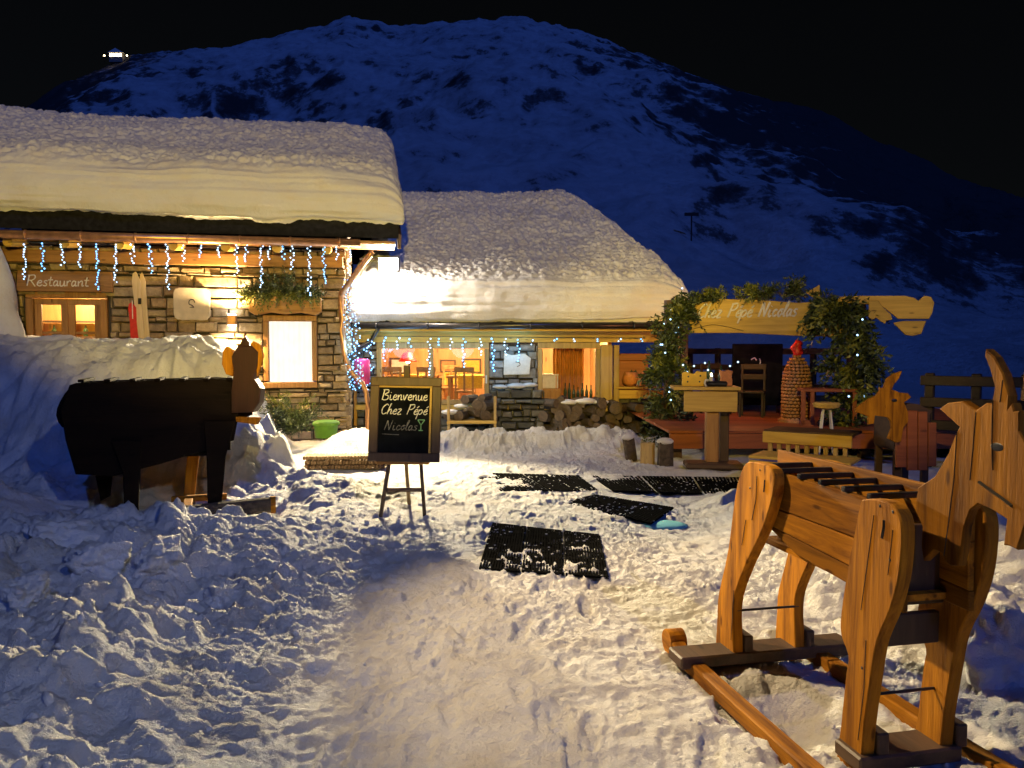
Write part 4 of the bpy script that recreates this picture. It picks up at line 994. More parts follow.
# bar counter on a post
CY = 10.4
pa, pb = at(676, 392, CY), at(735, 392, CY)
t = thing('bar_counter', 'timber serving counter on a square post at the gate', 'counter', ((pa.x+pb.x)/2, CY, 0), R(-6))
cw = pb.x-pa.x; zc = at(700, 388, CY).z; zc0 = at(700, 411, CY).z
b = MB(); b.box((0, .1, zc), (cw+.08, .55, .045), .006); b.build('top_board', M_PALEX, t)
b = MB(); b.box((.05, -.12, (zc+zc0)/2-.02), (cw-.1, .05, zc-zc0-.04), .006); b.build('apron', M_PALEX, t)
b = MB(); b.box((.09, .0, zc0/2-.05), (.17, .17, zc0+.1), .012); b.build('post', M_OAKZ, t)
b = MB(); b.box((.27, .12, zc0/2), (.12, .12, zc0), .01); b.build('rear_post', M_DARKWZ, t)
b = MB(); b.box((.1, -.05, .05), (.75, .4, .08), .02); b.build('foot', M_DARKWX, t)
zt_ = zc+.024
p = at(694, 381, CY+.05)
t = thing('yellow_sign_block', 'yellow wavy topped block with dark dots on the serving counter', 'sign', (p.x, CY+.05, zt_), R(-6))
b = MB(); b.prism([(-.16, 0), (.15, 0), (.17, .04), (.16, .2), (.10, .19), (.04, .21), (0, .17), (-.06, .17), (-.10, .2), (-.16, .18)], .06, None, .006); b.build('block', M_YEL, t)
b = MB()
for x, z in ((-.09, .06), (.07, .06), (-.08, .13), (.08, .14)): b.ico((x, -.032, z), .014, 1, (1, .3, 1))
b.build('dots', M_BLACKM, t)
p = at(729, 380, CY+.05)
t = thing('orange_carved_block', 'small orange carved block at the right end of the counter', 'ornament', (p.x-.03, CY+.1, zt_))
b = MB(); b.prism([(-.08, 0), (.08, 0), (.085, .08), (.07, .13), (.09, .2), (.03, .22), (-.03, .2), (-.09, .22), (-.07, .12)], .07, None, .008); b.build('block', M_ORANGE, t)
for k, (px, h, lab) in enumerate(((685, .30, 'dark bottle behind the yellow block on the counter'), (708, .34, 'tall dark bottle just right of the yellow block'), (720, .27, 'short dark bottle next to the orange carved block'))):
    p = at(px, 380, CY+.3); b = MB(); b.lathe([(.04, 0), (.042, h*.55), (.014, h*.75), (.014, h)], n=12); o = b.build('bottle', M_BOTT, None, True); o.location = (p.x, CY+.25, zt_); tag(o, lab, 'bottle', 'bottles on the serving counter')
p = at(712, 386, CY)
t = thing('serving_tray', 'dark tray with pale curled handle on the counter front', 'tray', (p.x+.05, CY-.02, zt_))
b = MB(); b.box((0, 0, .035), (.28, .14, .07), .02); b.build('tray_body', M_BLACKM, t)
b = MB(); b.tube(smoothpts([(-.15, -.06, .0), (-.17, -.06, .05), (-.15, -.06, .09), (-.12, -.06, .08)], 4), .014, 6); b.build('handle', M_WHITE, t)
t = thing('candle', 'white candle glowing beside the tray on the counter', 'candle', (p.x+.02, CY+.12, zt_))
b = MB(); b.lathe([(.025, 0), (.025, .12), (.02, .13)], n=10); b.build('wax', M_WHITE, t)
b = MB(); b.ico((0, 0, .155), .014, 1, (1, 1, 1.8)); b.build('flame', M_WARMB, t)
# string of little bulbs over the counter
t = thing('light_string', 'thin string of white bulbs looped above the serving counter', 'fairy lights', at(683, 374, CY+.2)); o = Vector(t.location); b = MB()
pts = [at(px, py, CY+.2)-o for px, py in ((683, 365), (687, 372), (694, 366), (705, 363), (708, 370), (712, 376), (722, 372), (730, 366), (738, 362))]; b.tube(pts, .003, 4); b.build('cord', M_WIRE, t)
b = MB()
for q in pts: b.ico(q, .014, 1)
tag(b.build('bulbs', M_BULBW, t), kind='stuff')
# wicker beehive lantern
p = on_plane(797, 421, (0, 0, DZ), (0, 0, 1)); wy = 12.6; p = at(796, 421, wy)
t = thing('wicker_hive', 'tall woven wicker beehive lantern with a red cloth on top', 'lantern', (p.x, wy, DZ))
zt2 = at(796, 356, wy).z-DZ
b = MB(); nr = 21
for k in range(nr):
    f = k/(nr-1); z = f*zt2; r_ = .225*math.sqrt(max(.06, 1-max(0, (f-.45)/.56)**2.2)); n_ = max(8, int(22*r_/.225))
    for j in range(n_):
        a = 2*math.pi*(j+.5*(k % 2))/n_; vs = b.ico((0, 0, 0), 1, 1)
        mt_ = Matrix.Translation((r_*math.cos(a), r_*math.sin(a), z)) @ Matrix.Rotation(a+math.pi/2, 4, 'Z') @ Matrix.Diagonal((math.pi*r_/n_*1.12, .022, zt2/nr*.56, 1))
        bmesh.ops.transform(b.b, matrix=mt_, verts=vs)
b.build('woven_body', M_WICK, t, True)
b = MB(); b.lathe([(.21, 0), (.21, zt2*.45), (.17, zt2*.75), (.06, zt2*.98)], n=20); b.build('lining', M_DARKWX, t)
b = MB(); b.lathe([(.29, -.0), (.29, .04), (.25, .05)], n=24); b.build('base_ring', M_WICK, t)
b = MB(); vs = b.ico((0, 0, zt2+.12), .11, 3, (.8, .8, 1.35), .0)
for v in vs: v.co += Vector((.015*math.sin(v.co.z*40), .015*math.cos(v.co.z*31), 0))
b.build('red_cloth', M_RED, t, True)
# console table with slatted front, stool
p = at(822, 421, 11.9)
t = thing('console_table', 'reddish slatted console table right of the wicker beehive', 'table', (p.x+.03, 11.95, DZ), R(-8))
zh = at(822, 390, 11.9).z-DZ
b = MB(); b.box((.05, 0, zh), (.80, .40, .05), .008); b.build('top', M_REDW, t)
for sx in (-.33, -.2, .42): b = MB(); b.box((sx, -.16, zh/2), (.06, .06, zh-.03), .006); b.build('leg', M_REDW, t)
b = MB(); b.box((-.26, -.15, .05), (.2, .08, .10), .006); b.build('foot_block', M_REDW, t)
p = at(835, 432, 10.6)
t = thing('bar_stool', 'pale topped stool with white painted legs beside the garland', 'stool', (p.x, 10.9, .12))
hs_ = at(835, 406, 10.9).z-.12
b = MB(); b.lathe([(.05, hs_-.05), (.17, hs_-.02), (.19, hs_+.03), (.17, hs_+.05)], n=16); b.build('seat', M_PALEX, t)
for a in (.5, 2.1, 3.7, 5.3): b = MB(); b.tube([(.06*math.cos(a), .06*math.sin(a), hs_-.03), (.15*math.cos(a), .15*math.sin(a), 0)], .014, 6); b.build('leg', M_WHITE, t)
# yellow planked steps
p0 = at(763, 440, 9.6); p1_ = at(852, 446, 9.0)
an = math.atan2(p1_.y-p0.y, p1_.x-p0.x); LW = (p1_-p0).length
t = thing('plank_steps', 'yellow lit plank steps up to the terrace behind the big goat', 'steps', (p0.x, p0.y, 0), an)
zs = at(763, 431, 9.6).z
b = MB(); b.box((LW/2, .0, zs-.07), (LW, .05, .14), .008); b.build('riser', M_PALEX, t)
b = MB(); b.box((LW/2, .30, zs-.0), (LW, .56, .035), .006); b.build('tread', M_DARKWX, t)
b = MB(); b.box((LW/2+.05, -.28, zs-.26), (LW+.1, .56, .035), .006); b.build('lower_tread', M_PALEX, t)
b = MB(); b.box((LW/2, -.54, zs/2-.16), (LW, .04, zs-.28), .008); b.build('lower_riser', M_PALEX, t)
for k in range(9): 
    b = MB(); b.box((.08+k*(LW-.16)/8, .04, zs-.22), (.05, .05, .16), .004); b.build('baluster', M_PALEZ, t)
# terrace rear rail, dark board, right fence
def fence(name, label, pa, pb, h, z0, n, rails, mat, matz):
    pa, pb = Vector(pa), Vector(pb); L = (pb-pa).length; t = thing(name, label, 'fence', (pa.x, pa.y, z0), math.atan2(pb.y-pa.y, pb.x-pa.x))
    for k in range(n): b = MB(); b.box((L*k/(n-1), 0, h/2), (.11, .11, h+.15), .012); b.build('post', matz, t)
    for z in rails: b = MB(); b.box((L/2, -.07, z*h), (L+.2, .04, .13), .008); b.build('rail', mat, t)
    return t
pa, pb = at(690, 360, 18.5), at(850, 360, 15.5)
fence('terrace_fence', 'dark rail fence along the back of the terrace', (pa.x, 18.5, 0), (pb.x, 15.5, 0), 1.15, DZ, 6, (.35, .68, 1.0), M_DARKWX, M_DARKWZ)
pa, pb = at(930, 380, 10.2), at(1080, 388, 9.2)
fence('yard_fence', 'reddish brown rail fence behind the big goat horn', (pa.x, 10.2, 0), (pb.x, 9.2, 0), 1.10, .12, 4, (.45, .72, .98), M_SHADOWW, M_SHADOWW)
pa, pb = at(838, 372, 14.6), at(900, 372, 14.0)
t = thing('menu_board', 'black panel with a white scrawl standing on the terrace', 'board', (at(757, 380, 14.4).x, 14.4, DZ), R(-5))
b = MB(); b.box((0, 0, .72), (.92, .05, 1.15), .01); b.build('panel', M_BOARD, t)
b = MB(); b.tube(smoothpts([(-.12, -.03, 1.0), (-.06, -.03, 1.03), (-.02, -.03, .99)], 4), .012, 5); b.tube(smoothpts([(.03, -.03, 1.02), (.05, -.03, .95), (.01, -.03, .82)], 4), .012, 5); b.build('scrawl', M_CHALK, t)
for s in (-1, 1): b = MB(); b.box((s*.4, .04, .3), (.06, .05, .6), .005); b.build('leg', M_DARKWZ, t)
for (px, Y, rz, lab) in ((716, 14.2, .3, 'dark terrace chair just left of the black panel'), (752, 13.6, -.4, 'dark terrace chair in front of the black panel'), (776, 15.4, 1.2, 'dark terrace chair between the black panel and the beehive')):
    p = at(px, 400, Y); t = thing('terrace_chair', lab, 'chair', (p.x, Y, DZ), rz, 'dark chairs on the terrace')
    b = MB(); b.box((0, 0, .44), (.44, .42, .04), .006); b.build('seat', M_SHADOWW, t)
    b = MB(); b.box((0, .2, .70), (.44, .035, .10), .006); b.box((0, .2, .88), (.44, .035, .10), .006); b.build('backrest', M_SHADOWW, t)
    for sx in (-.19, .19):
        for sy, h_ in ((-.18, .42), (.2, .92)): b = MB(); b.box((sx, sy, h_/2), (.04, .04, h_), .004); b.build('leg', M_SHADOWW, t)
# lamp added out of sight to give the deck its red glow
t = thing('red_fill_lamp', 'small red lamp added behind the gate beam to redden the deck', 'lamp', (at(735, 340, 13.3).x, 13.3, 2.02))
b = MB(); b.lathe([(.13, 0), (.12, .04), (.05, .12), (.02, .14)], n=16); b.build('lamp_shade', M_BLACKM, t)
b = MB(); b.ico((0, 0, .03), .045, 2); b.build('bulb', glow('red_fill_bulb', (1, .2, .05), 6), t)
b = MB(); b.tube([(0, 0, .13), (0, -.05, .40)], .008, 5); b.build('hanger', M_WIRE, t)
light('red_fill', 'POINT', (at(735, 340, 13.3).x, 13.3, 1.93), 34, (1, .30, .09), shadow_soft_size=.08)

# upright stumps and bushy foot by the garland
for px, py, top, Y, r_, lab in ((633, 468, 436, 11.2, .085, 'slanting grey split stump nearest the snow ridge'), (647, 473, 443, 10.8, .095, 'upright split log with a pale face below the garland'), (665, 475, 442, 10.6, .11, 'rounded bark stump capped with snow below the garland')):
    p = at(px, py, Y); h = at(px, top, Y).z-p.z
    t = thing('log_stump', lab, 'log', (p.x, Y, p.z-.05)); t.rotation_euler = (0, R(-14) if px < 640 else 0, random.uniform(0, 3))
    b = MB(); n = 10; ph = [1+random.uniform(-.18, .12) for _ in range(n)]
    A = [b.b.verts.new((r_*ph[k]*math.cos(2*math.pi*k/n)*1.08, r_*ph[k]*math.sin(2*math.pi*k/n), 0)) for k in range(n)]; B = [b.b.verts.new((r_*ph[k]*math.cos(2*math.pi*k/n), r_*ph[k]*math.sin(2*math.pi*k/n), h+.05)) for k in range(n)]
    for k in range(n): b.b.faces.new((A[k], A[(k+1) % n], B[(k+1) % n], B[k]))
    b.b.faces.new(B); b.build('bark', M_PALEZ if 640 < px < 655 else M_BARK, t)
    if px != 647:
        b = MB(); b.ico((0, 0, h+.06), r_*1.05, 3, (1, 1, .45), .05); b.build('snow_cap', M_SNOWB, t, True)

# ------------------------------------------------------------------ welcome easel
EY = on_z(402, 517, 0).y
pe = at(404, 517, EY)
def LE(px, py): p = at(px, py, EY); return p.x-pe.x, p.z
t = thing('chalkboard_easel', 'framed welcome chalkboard on a wooden easel standing in the snow', 'easel', (pe.x, EY, 0), 0)
tl, bl_, br, tr = LE(371, 377), LE(366, 461), LE(440, 463), LE(442, 379)
cx = (tl[0]+br[0])/2; cz = (tl[1]+bl_[1])/2; bw = tr[0]-tl[0]; bh = tl[1]-bl_[1]
mt = Matrix.Translation((cx, -.03, cz)) @ Matrix.Rotation(R(-9), 4, 'X') @ Matrix.Rotation(R(1.0), 4, 'Y')
b = MB(); b.box((0, .01, 0), (bw-.08, .02, bh-.08)); 
for v in b.b.verts: v.co = mt @ v.co
b.build('board', M_BOARD, t)
b = MB(); f = .085
b.box((0, 0, bh/2-f/2), (bw, .045, f), .006, mt); b.box((0, 0, -bh/2+f/2), (bw, .045, f), .006, mt)
for s in (-1, 1): b.box((s*(bw/2-f/2), 0, 0), (f, .044, bh-2*f), .006, mt)
b.build('frame', M_DARKWZ, t)
b = MB(); mi = bw/2-f
b.box((mi-.012, -.012, .0), (.02, .03, bh-2*f), .003, mt); b.box((0, -.012, bh/2-f-.008), (2*mi, .03, .018), .003, mt); b.build('inner_trim', M_PALEX, t)
b = MB(); script_text(b, 'Bienvenue', -mi+.03, bh/2-f-.135, -.012, .050, 2*mi*.86, .0050, .1); script_text(b, 'Chez Pépé', -mi+.02, bh/2-f-.27, -.012, .048, 2*mi*.88, .0050, .25)
bmesh.ops.transform(b.b, matrix=mt, verts=list(b.b.verts)); b.build('lettering', M_CHALK, t)
b = MB(); script_text(b, 'Nicolas', -mi+.06, bh/2-f-.42, -.012, .045, 2*mi*.62, .0045, .2); b.tube([(-mi+.04, -.012, -bh/2+.26), (-mi+.2, -.012, -bh/2+.255)], .003, 4)
bmesh.ops.transform(b.b, matrix=mt, verts=list(b.b.verts)); b.build('faint_lettering', M_CHALKF, t)
b = MB(); gx_, gz_ = mi-.10, bh/2-f-.36
b.tube([(gx_-.03, -.012, gz_+.04), (gx_, -.012, gz_-.01), (gx_+.035, -.012, gz_+.04)], .006, 5); b.tube([(gx_-.03, -.012, gz_+.04), (gx_+.035, -.012, gz_+.04)], .005, 5); b.tube([(gx_, -.012, gz_-.01), (gx_, -.012, gz_-.06)], .005, 5); b.tube([(gx_-.02, -.012, gz_-.06), (gx_+.02, -.012, gz_-.06)], .005, 5)
bmesh.ops.transform(b.b, matrix=mt, verts=list(b.b.verts)); b.build('glass_drawing', plain('green_chalk', (.2, .45, .25), .9, 0, .3, 60, 0), t)
zl = LE(400, 462)[1]
for (xa_, ya_, xb_, yb_) in ((LE(390, 465)[0], -.02, LE(381, 515)[0], -.06), (LE(421, 465)[0], -.02, LE(426, 515)[0], -.06)):
    b = MB(); b.tube([(xb_, yb_-.02, -.04), (xa_, ya_, zl+.02), ((xa_*.4), .10, cz+bh/2-.1)], .019, 6); b.build('leg', M_DARKWZ, t)
b = MB(); b.tube([(LE(404, 465)[0], .08, zl+.1), (LE(404, 500)[0], .40, -.03)], .018, 6); b.build('rear_leg', M_PALEZ, t)
b = MB(); b.box((0.0, -.02, zl-.0), (.50, .09, .03), .005); b.build('ledge', M_OAKX, t)
zz_ = LE(404, 489)[1]
b = MB(); b.box((-.0, -.04, zz_), (.36, .025, .04), .004); b.build('crossbar', M_DARKWX, t)
b = MB(); b.box((LE(406, 373)[0], .06, cz+bh/2-.02), (.06, .03, .26), .005); b.build('mast', M_DARKWZ, t)

# ------------------------------------------------------------------ mats
def gridmat(label, cs, n, panels, z=.035, name='floor_mat'):
    C = [on_z(px, py, z+.012) for px, py in cs]; o = Vector(((C[0]+C[2])/2)); o.z = 0
    t = thing(name, label, 'mat', o)
    C = [c-o for c in C]; U = lambda s, v: (C[0].lerp(C[1], s)).lerp(C[3].lerp(C[2], s), v)
    for p in range(panels):
        b = MB(); s0, s1 = p/panels+.006, (p+1)/panels-.006
        for k in range(n):
            a, c = s0+(s1-s0)*k/n, s0+(s1-s0)*(k+.62)/n
            q = [U(a, .01), U(c, .01), U(c, .99), U(a, .99)]; up = Vector((0, 0, .016))
            lo = [x-up for x in q]; vs_ = [b.b.verts.new(x) for x in lo+q]
            for f_ in ((4, 5, 6, 7), (0, 1, 5, 4), (1, 2, 6, 5), (2, 3, 7, 6), (3, 0, 4, 7)): b.b.faces.new([vs_[i] for i in f_])
        for v0 in np.linspace(0, .96, 7):
            q = [U(s0, v0), U(s1, v0), U(s1, v0+.035), U(s0, v0+.035)]; up = Vector((0, 0, .004)); b.quad(*[x-up for x in q])
        b.quad(*[U(s_, v_)-Vector((0, 0, .015)) for s_, v_ in ((s0, 0), (s1, 0), (s1, 1), (s0, 1))])
        b.build('grid_panel', M_RUBBER, t)
    b = MB()
    for k in range(110*panels):
        s_, v_ = random.random(), random.random()
        if random.random() > .25+.25*math.sin(s_*9+v_*5): continue
        q = U(s_, v_); r_ = random.uniform(.003, .010); b.ico((q.x, q.y, q.z+.001), r_, 1, (random.uniform(.8, 2), 1, .6), .3)
    tag(b.build('snow_crumbs', M_SNOWB, t), kind='stuff')
MAT1 = [(492, 522), (601, 534), (610, 577), (478, 568)]; MAT2 = [(595, 494), (675, 507), (652, 523), (562, 502)]
MAT3 = [(468, 472), (580, 475), (600, 490), (500, 490)]; MAT4 = [(590, 475), (745, 477), (752, 495), (612, 490)]
gridmat('black slatted rubber mat lying nearest the viewer on the snow', MAT1, 14, 3, hz(*on_z(545, 548)[:2])+.010)
gridmat('plain black mat lying askew beside the cyan glow patch', MAT2, 16, 2, hz(*on_z(620, 507)[:2])+.010)
gridmat('snow dusted black mat just in front of the easel side snow ridge', MAT3, 14, 2, hz(*on_z(535, 482)[:2])+.010)
gridmat('long dark wet mat leading to the gate posts', MAT4, 14, 3, hz(*on_z(670, 484)[:2])+.010)
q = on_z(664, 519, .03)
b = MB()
vs = b.ico((0, 0, 0), .22, 3, (1, .8, .14), .04)  # soft cyan glow on the snow, put into its colour
o = b.build('cyan_glow_patch', snowmat('cyan_glow_snow', (.20, .58, .70), 60, .5), None, True); o.location = (q.x, q.y, hz(q.x, q.y)-.018); tag(o, 'cyan glow coloured into a snow patch at the corner of the askew mat', 'snow patch')

# ------------------------------------------------------------------ big rocking goat (right)
gA = Vector((1.13, 3.75, 0)); gB = Vector((1.33, 2.78, 0)); gax = (gB-gA).normalized(); gln = Vector((-gax.y, gax.x, 0))   # gln points away to the right
grz = math.atan2(gax.y, gax.x)
def LGt(px, py, lat): 
    p = on_plane(px, py, gA+gln*lat, gln)-gA; return p.dot(gax), p.z
goat = thing('wooden_goat', 'amber plank goat on sled runners with tall horn and open slatted back', 'goat sculpture', gA, grz)
def gpl(pts, lat, th, mat, name, par=goat, k=1, extra=None):
    q = [LGt(px, py, lat) for px, py in pts]
    if k > 1: q = [(v.x, v.y) for v in closed_smooth([(a, c, 0) for a, c in q], k)]
    b = MB(); b.prism(q, th, Matrix.Translation((0, lat, 0)), .005); return b.build(name, mat, par)
RL = [(751, 463), (763, 462.5), (777, 469), (779.5, 484), (776.5, 502), (767, 531), (752, 562), (741, 590), (737.5, 610), (738, 640), (737, 662), (721, 664), (722, 615), (723.5, 593), (733, 549), (739, 502), (744, 477)]
FLg = [(870, 499), (888, 500), (903, 509), (909, 531), (906, 574), (897, 609), (884, 640), (878, 673), (871, 722), (864, 776), (842, 776), (847, 722), (852, 673), (854, 655), (847, 634), (847, 612), (854, 566), (861, 530), (866, 505)]
TH = .055
gpl(RL, 0, TH, M_GOATZ, 'leg', k=3); gpl(FLg, 0, TH, M_GOATZ, 'leg', k=3)
WD = .34
def far_leg(outline):
    q = [LGt(px, py, 0) for px, py in outline]; q = [(v.x, v.y) for v in closed_smooth([(a, c, 0) for a, c in q], 3)]
    b = MB(); b.prism(q, TH, Matrix.Translation((0, WD, 0)), .005); return b.build('leg', M_GOATZ, goat)
far_leg(RL); far_leg(FLg)
# side panels of two or three planks
ua, zta = LGt(758, 464, .06); ub, _ = LGt(906, 505, .06); zTop = 1.04
def panel(lat, ztop, u0, u1):
    b = MB()
    m_ = lambda u: .70-.02*math.sin((u-u0)/(u1-u0)*math.pi)
    z1 = ztop-.17; z2_ = ztop-.008
    b.prism([(u0, z1+.003), (u1, z1+.003), (u1, ztop), (u0, ztop)], .026, Matrix.Translation((0, lat, 0)), .004)
    b.prism([(u0+.02, .83), (u0+.06, .785), (u1, .74), (u1, z1-.002), (u0, z1-.002)], .026, Matrix.Translation((0, lat, 0)), .004)
    b.prism([(u0+.10, .775), (u0+.35, .70), (u1-.08, .665), (u1, .665), (u1, .735), (u0+.07, .780)], .026, Matrix.Translation((0, lat+.004, 0)), .004)
    b.build('side_panel', M_GOATX, goat)
panel(.046, zTop, ua+.02, ub+.02); panel(WD-.046, 1.085, ua-.20, ub+.05)
b = MB(); b.box(((ua+ub)/2, WD/2, .69), (ub-ua-.1, WD-.12, .025)); b.build('belly_board', M_GOATX, goat)
b = MB(); b.box((ua+.01, WD/2, .88), (.025, WD-.13, .30)); b.build('rear_board', M_GOATX, goat)
for k in range(6):
    u = ua+.10+k*(ub-ua-.25)/5.0; b = MB(); b.box((u, WD/2, 1.052), (.028, WD-.04, .022), .004); b.build('slat', M_BLACKM, goat)
# chest boards between the front legs
uf = LGt(880, 560, 0)[0]
b = MB(); b.box((uf-.05, WD/2, .80), (.03, WD-.07, .30), .004); b.box((uf-.07, WD/2, .55), (.03, WD-.07, .12), .004); b.build('chest_board', M_DARKWZ, goat)  # dark wood stands in for the shade between the front legs
# head and neck, planks cut to one silhouette
HL = WD/2-.02
HEAD = [(985, 349), (994, 357), (1003, 374), (1009, 396), (1008, 408), (1012, 403), (1014, 411), (1019, 411), (1019, 431), (1027, 446), (1052, 470), (1066, 486), (1068, 500), (1056, 512), (1034, 516), (1026, 522), (1017, 550), (1009, 546), (1003, 545), (1006, 519), (992, 510), (978, 504), (970, 510), (964, 527), (961, 552), (958, 566), (950, 566), (944, 560), (942, 553), (934, 550), (929, 555), (923, 561), (921, 546), (922, 527), (915, 509), (917, 488), (934, 477), (947, 455), (955, 434), (959, 427), (939, 409), (947, 403), (962, 401), (976, 410), (986, 403), (991, 404), (994, 387), (989, 368), (984, 356)]
def clip_v(poly, c, keep_less):
    out = []
    for i in range(len(poly)):
        a, d = poly[i], poly[(i+1) % len(poly)]
        ia = (a[0] <= c) == keep_less; id_ = (d[0] <= c) == keep_less
        if ia: out.append(a)
        if ia != id_:
            t_ = (c-a[0])/(d[0]-a[0]); out.append((c, a[1]+t_*(d[1]-a[1])))
    return out
hd = [LGt(px, py, HL) for px, py in HEAD]
b = MB(); b.prism(hd, .036, Matrix.Translation((0, HL+.018, 0)), .004); head = b.build('head', M_GOATZ, goat)
# plank joints as thin dark battens let into the face, eye and mouth line
e0 = LGt(997, 447, HL)
b = MB()
def groove(l, r_=.0022):
    q = [LGt(px, py, HL) for px, py in l]; b.tube([(u, HL-.0005, z) for u, z in q], r_, 4)
groove([(957, 432), (954, 480), (949, 520), (944, 556)]); groove([(976, 412), (973, 450), (970, 480)]); groove([(993, 400), (992, 440), (993, 470)]); groove([(1003, 380), (1000, 402)])
groove([(979, 482), (990, 490), (1003, 499), (1012, 506)], .006)
b.build('joint_line', M_BLACKM, head)
b = MB(); b.ico((e0[0], HL, e0[1]), .020, 2, (1.3, .12, .7)); b.build('eye', M_BLACKM, head)
# second horn, a little behind the first
b = MB(); hn = [LGt(px, py, HL) for px, py in ((1006, 400), (1009, 385), (1010, 372), (1014, 360), (1022, 352), (1026, 356), (1022, 372), (1020, 395), (1020, 405))]
b.prism(hn, .034, Matrix.Translation((0, HL+.065, 0)), .004); b.build('horn', M_GOATZ, goat)
b = MB()
def mark(l, lat, r_=.002):
    q = [LGt(px, py, lat) for px, py in l]; b.tube([(u, lat-.0005, z) for u, z in q], r_, 4)
for l, r_ in (([(884, 520), (884, 527), (882, 538)], .006), ([(757, 476), (756, 500), (752, 520)], .0022), ([(874, 515), (868, 560), (861, 610)], .0018), ([(893, 530), (888, 575)], .0018), ([(866, 640), (864, 690), (858, 740)], .0018), ([(734, 590), (731, 640)], .0018), ([(765, 480), (764, 492)], .004), ([(746, 520), (742, 545)], .0022)):
    mark(l, -TH/2, r_)
b.build('crack_line', M_BLACKM, goat)
for px, py in ((760, 470), (750, 488), (880, 506), (893, 512), (862, 668), (729, 650), (890, 560)):
    u, z = LGt(px, py, -TH/2); b = MB(); b.ico((u, -TH/2, z), .007, 1, (1, .4, 1)); b.build('screw_head', M_BLACKM, goat)
# iron tie rods and sled
zr1 = .42
for (pp, lat0) in ((RL, 0), (FLg, 0)):
    u = LGt(737 if pp is RL else 862, 612 if pp is RL else 690, 0)[0]; b = MB(); b.tube([(u, 0, .30), (u, WD, .30)], .006, 6); b.build('tie_rod', M_BLACKM, goat)
ur = LGt(729, 660, 0)[0]; ufr = LGt(853, 770, 0)[0]
for u in (ur, ufr):
    b = MB(); b.box((u+.03, WD/2, .065), (.16, WD+(.62 if u == ur else .1), .06), .008); b.build('cross_beam', M_DARKWX, goat)
    for lat in (-.0, WD): b = MB(); b.box((u+.03, lat+.055, .13), (.14, .05, .09), .006); b.build('foot_block', M_DARKWX, goat)
for lat in (-.22, WD+.12):
    b = MB(); L_ = ufr-ur
    pts_ = smoothpts([(ur-.20, .09, 0), (ur-.16, .06, 0), (ur-.02, .03, 0), (ur+.5*L_, .03, 0), (ufr+.25, .045, 0), (ufr+.45, .10, 0), (ufr+.55, .20, 0)], 5)
    lo = [(p.x, p.y-.035) for p in pts_]; hi = [(p.x, p.y+.035) for p in pts_]
    b.prism(lo+hi[::-1], .075, Matrix.Translation((0, lat, 0)), .006); rn = b.build('runner', M_GOATX, goat)
    b = MB(); b.tube([(ur-.19, lat-.04, .065), (ur-.19, lat+.05, .065)], .062, 16); b.build('rolled_end', M_GOATX, rn)

# ------------------------------------------------------------------ left dark goat, seen against the bank
la = Vector((-3.48, 6.95, 0)); lb = Vector((-2.72, 7.22, 0)); lax = (lb-la).normalized(); lln = Vector((-lax.y, lax.x, 0)); lrz = math.atan2(lax.y, lax.x)
def LL(px, py, lat=0): p = on_plane(px, py, la+lln*lat, lln)-la; return p.dot(lax), p.z
g2 = thing('wooden_goat', 'near black wooden goat on a sled standing before the snow bank', 'goat sculpture', la, lrz)
def lpl(pts, lat, th, mat, name, k=1):
    q = [LL(px, py, 0) for px, py in pts]
    if k > 1: q = [(v.x, v.y) for v in closed_smooth([(a, c, 0) for a, c in q], k)]
    b = MB(); b.prism(q, th, Matrix.Translation((0, lat, 0)), .006); return b.build(name, mat, g2)
WL = .42
BODY = [(70, 385), (76, 383), (160, 380), (215, 378.5), (237, 380), (240, 408), (234, 440), (205, 450), (160, 464), (112, 476), (76, 474), (66, 440), (61, 410)]
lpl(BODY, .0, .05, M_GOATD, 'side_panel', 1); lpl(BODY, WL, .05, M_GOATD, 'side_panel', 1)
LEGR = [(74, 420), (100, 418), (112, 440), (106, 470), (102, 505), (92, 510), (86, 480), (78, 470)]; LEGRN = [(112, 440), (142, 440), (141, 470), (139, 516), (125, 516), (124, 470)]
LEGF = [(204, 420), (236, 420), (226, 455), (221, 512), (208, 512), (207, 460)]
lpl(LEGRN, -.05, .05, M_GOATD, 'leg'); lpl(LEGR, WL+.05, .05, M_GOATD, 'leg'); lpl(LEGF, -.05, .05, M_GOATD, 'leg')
LEGB = [(183, 430), (207, 430), (197, 460), (192, 505), (180, 505), (184, 462)]; lpl(LEGB, WL+.05, .05, M_GOATZ, 'leg')  # amber wood on this leg stands in for its lit side
b = MB(); q0 = LL(75, 384); q1 = LL(234, 381); 
for k in range(7):
    u = q0[0]+.06+(q1[0]-q0[0]-.1)*k/6; b.box((u, WL/2, LL(150, 382)[1]+.02), (.05, WL+.16, .025), .005)
b.build('back_slat', M_GOATD, g2)
b = MB(); b.box(((q0[0]+q1[0])/2, WL/2, .62), (q1[0]-q0[0]-.3, WL-.08, .03)); b.box((q1[0]-.06, WL/2, .95), (.04, WL-.05, .6)); b.build('inner_board', M_GOATD, g2)
# tail board
lpl([(68, 388), (74, 392), (66, 405), (64, 418), (70, 428), (60, 428), (54, 416), (58, 402)], .1, .05, M_GOATD, 'tail', 2)
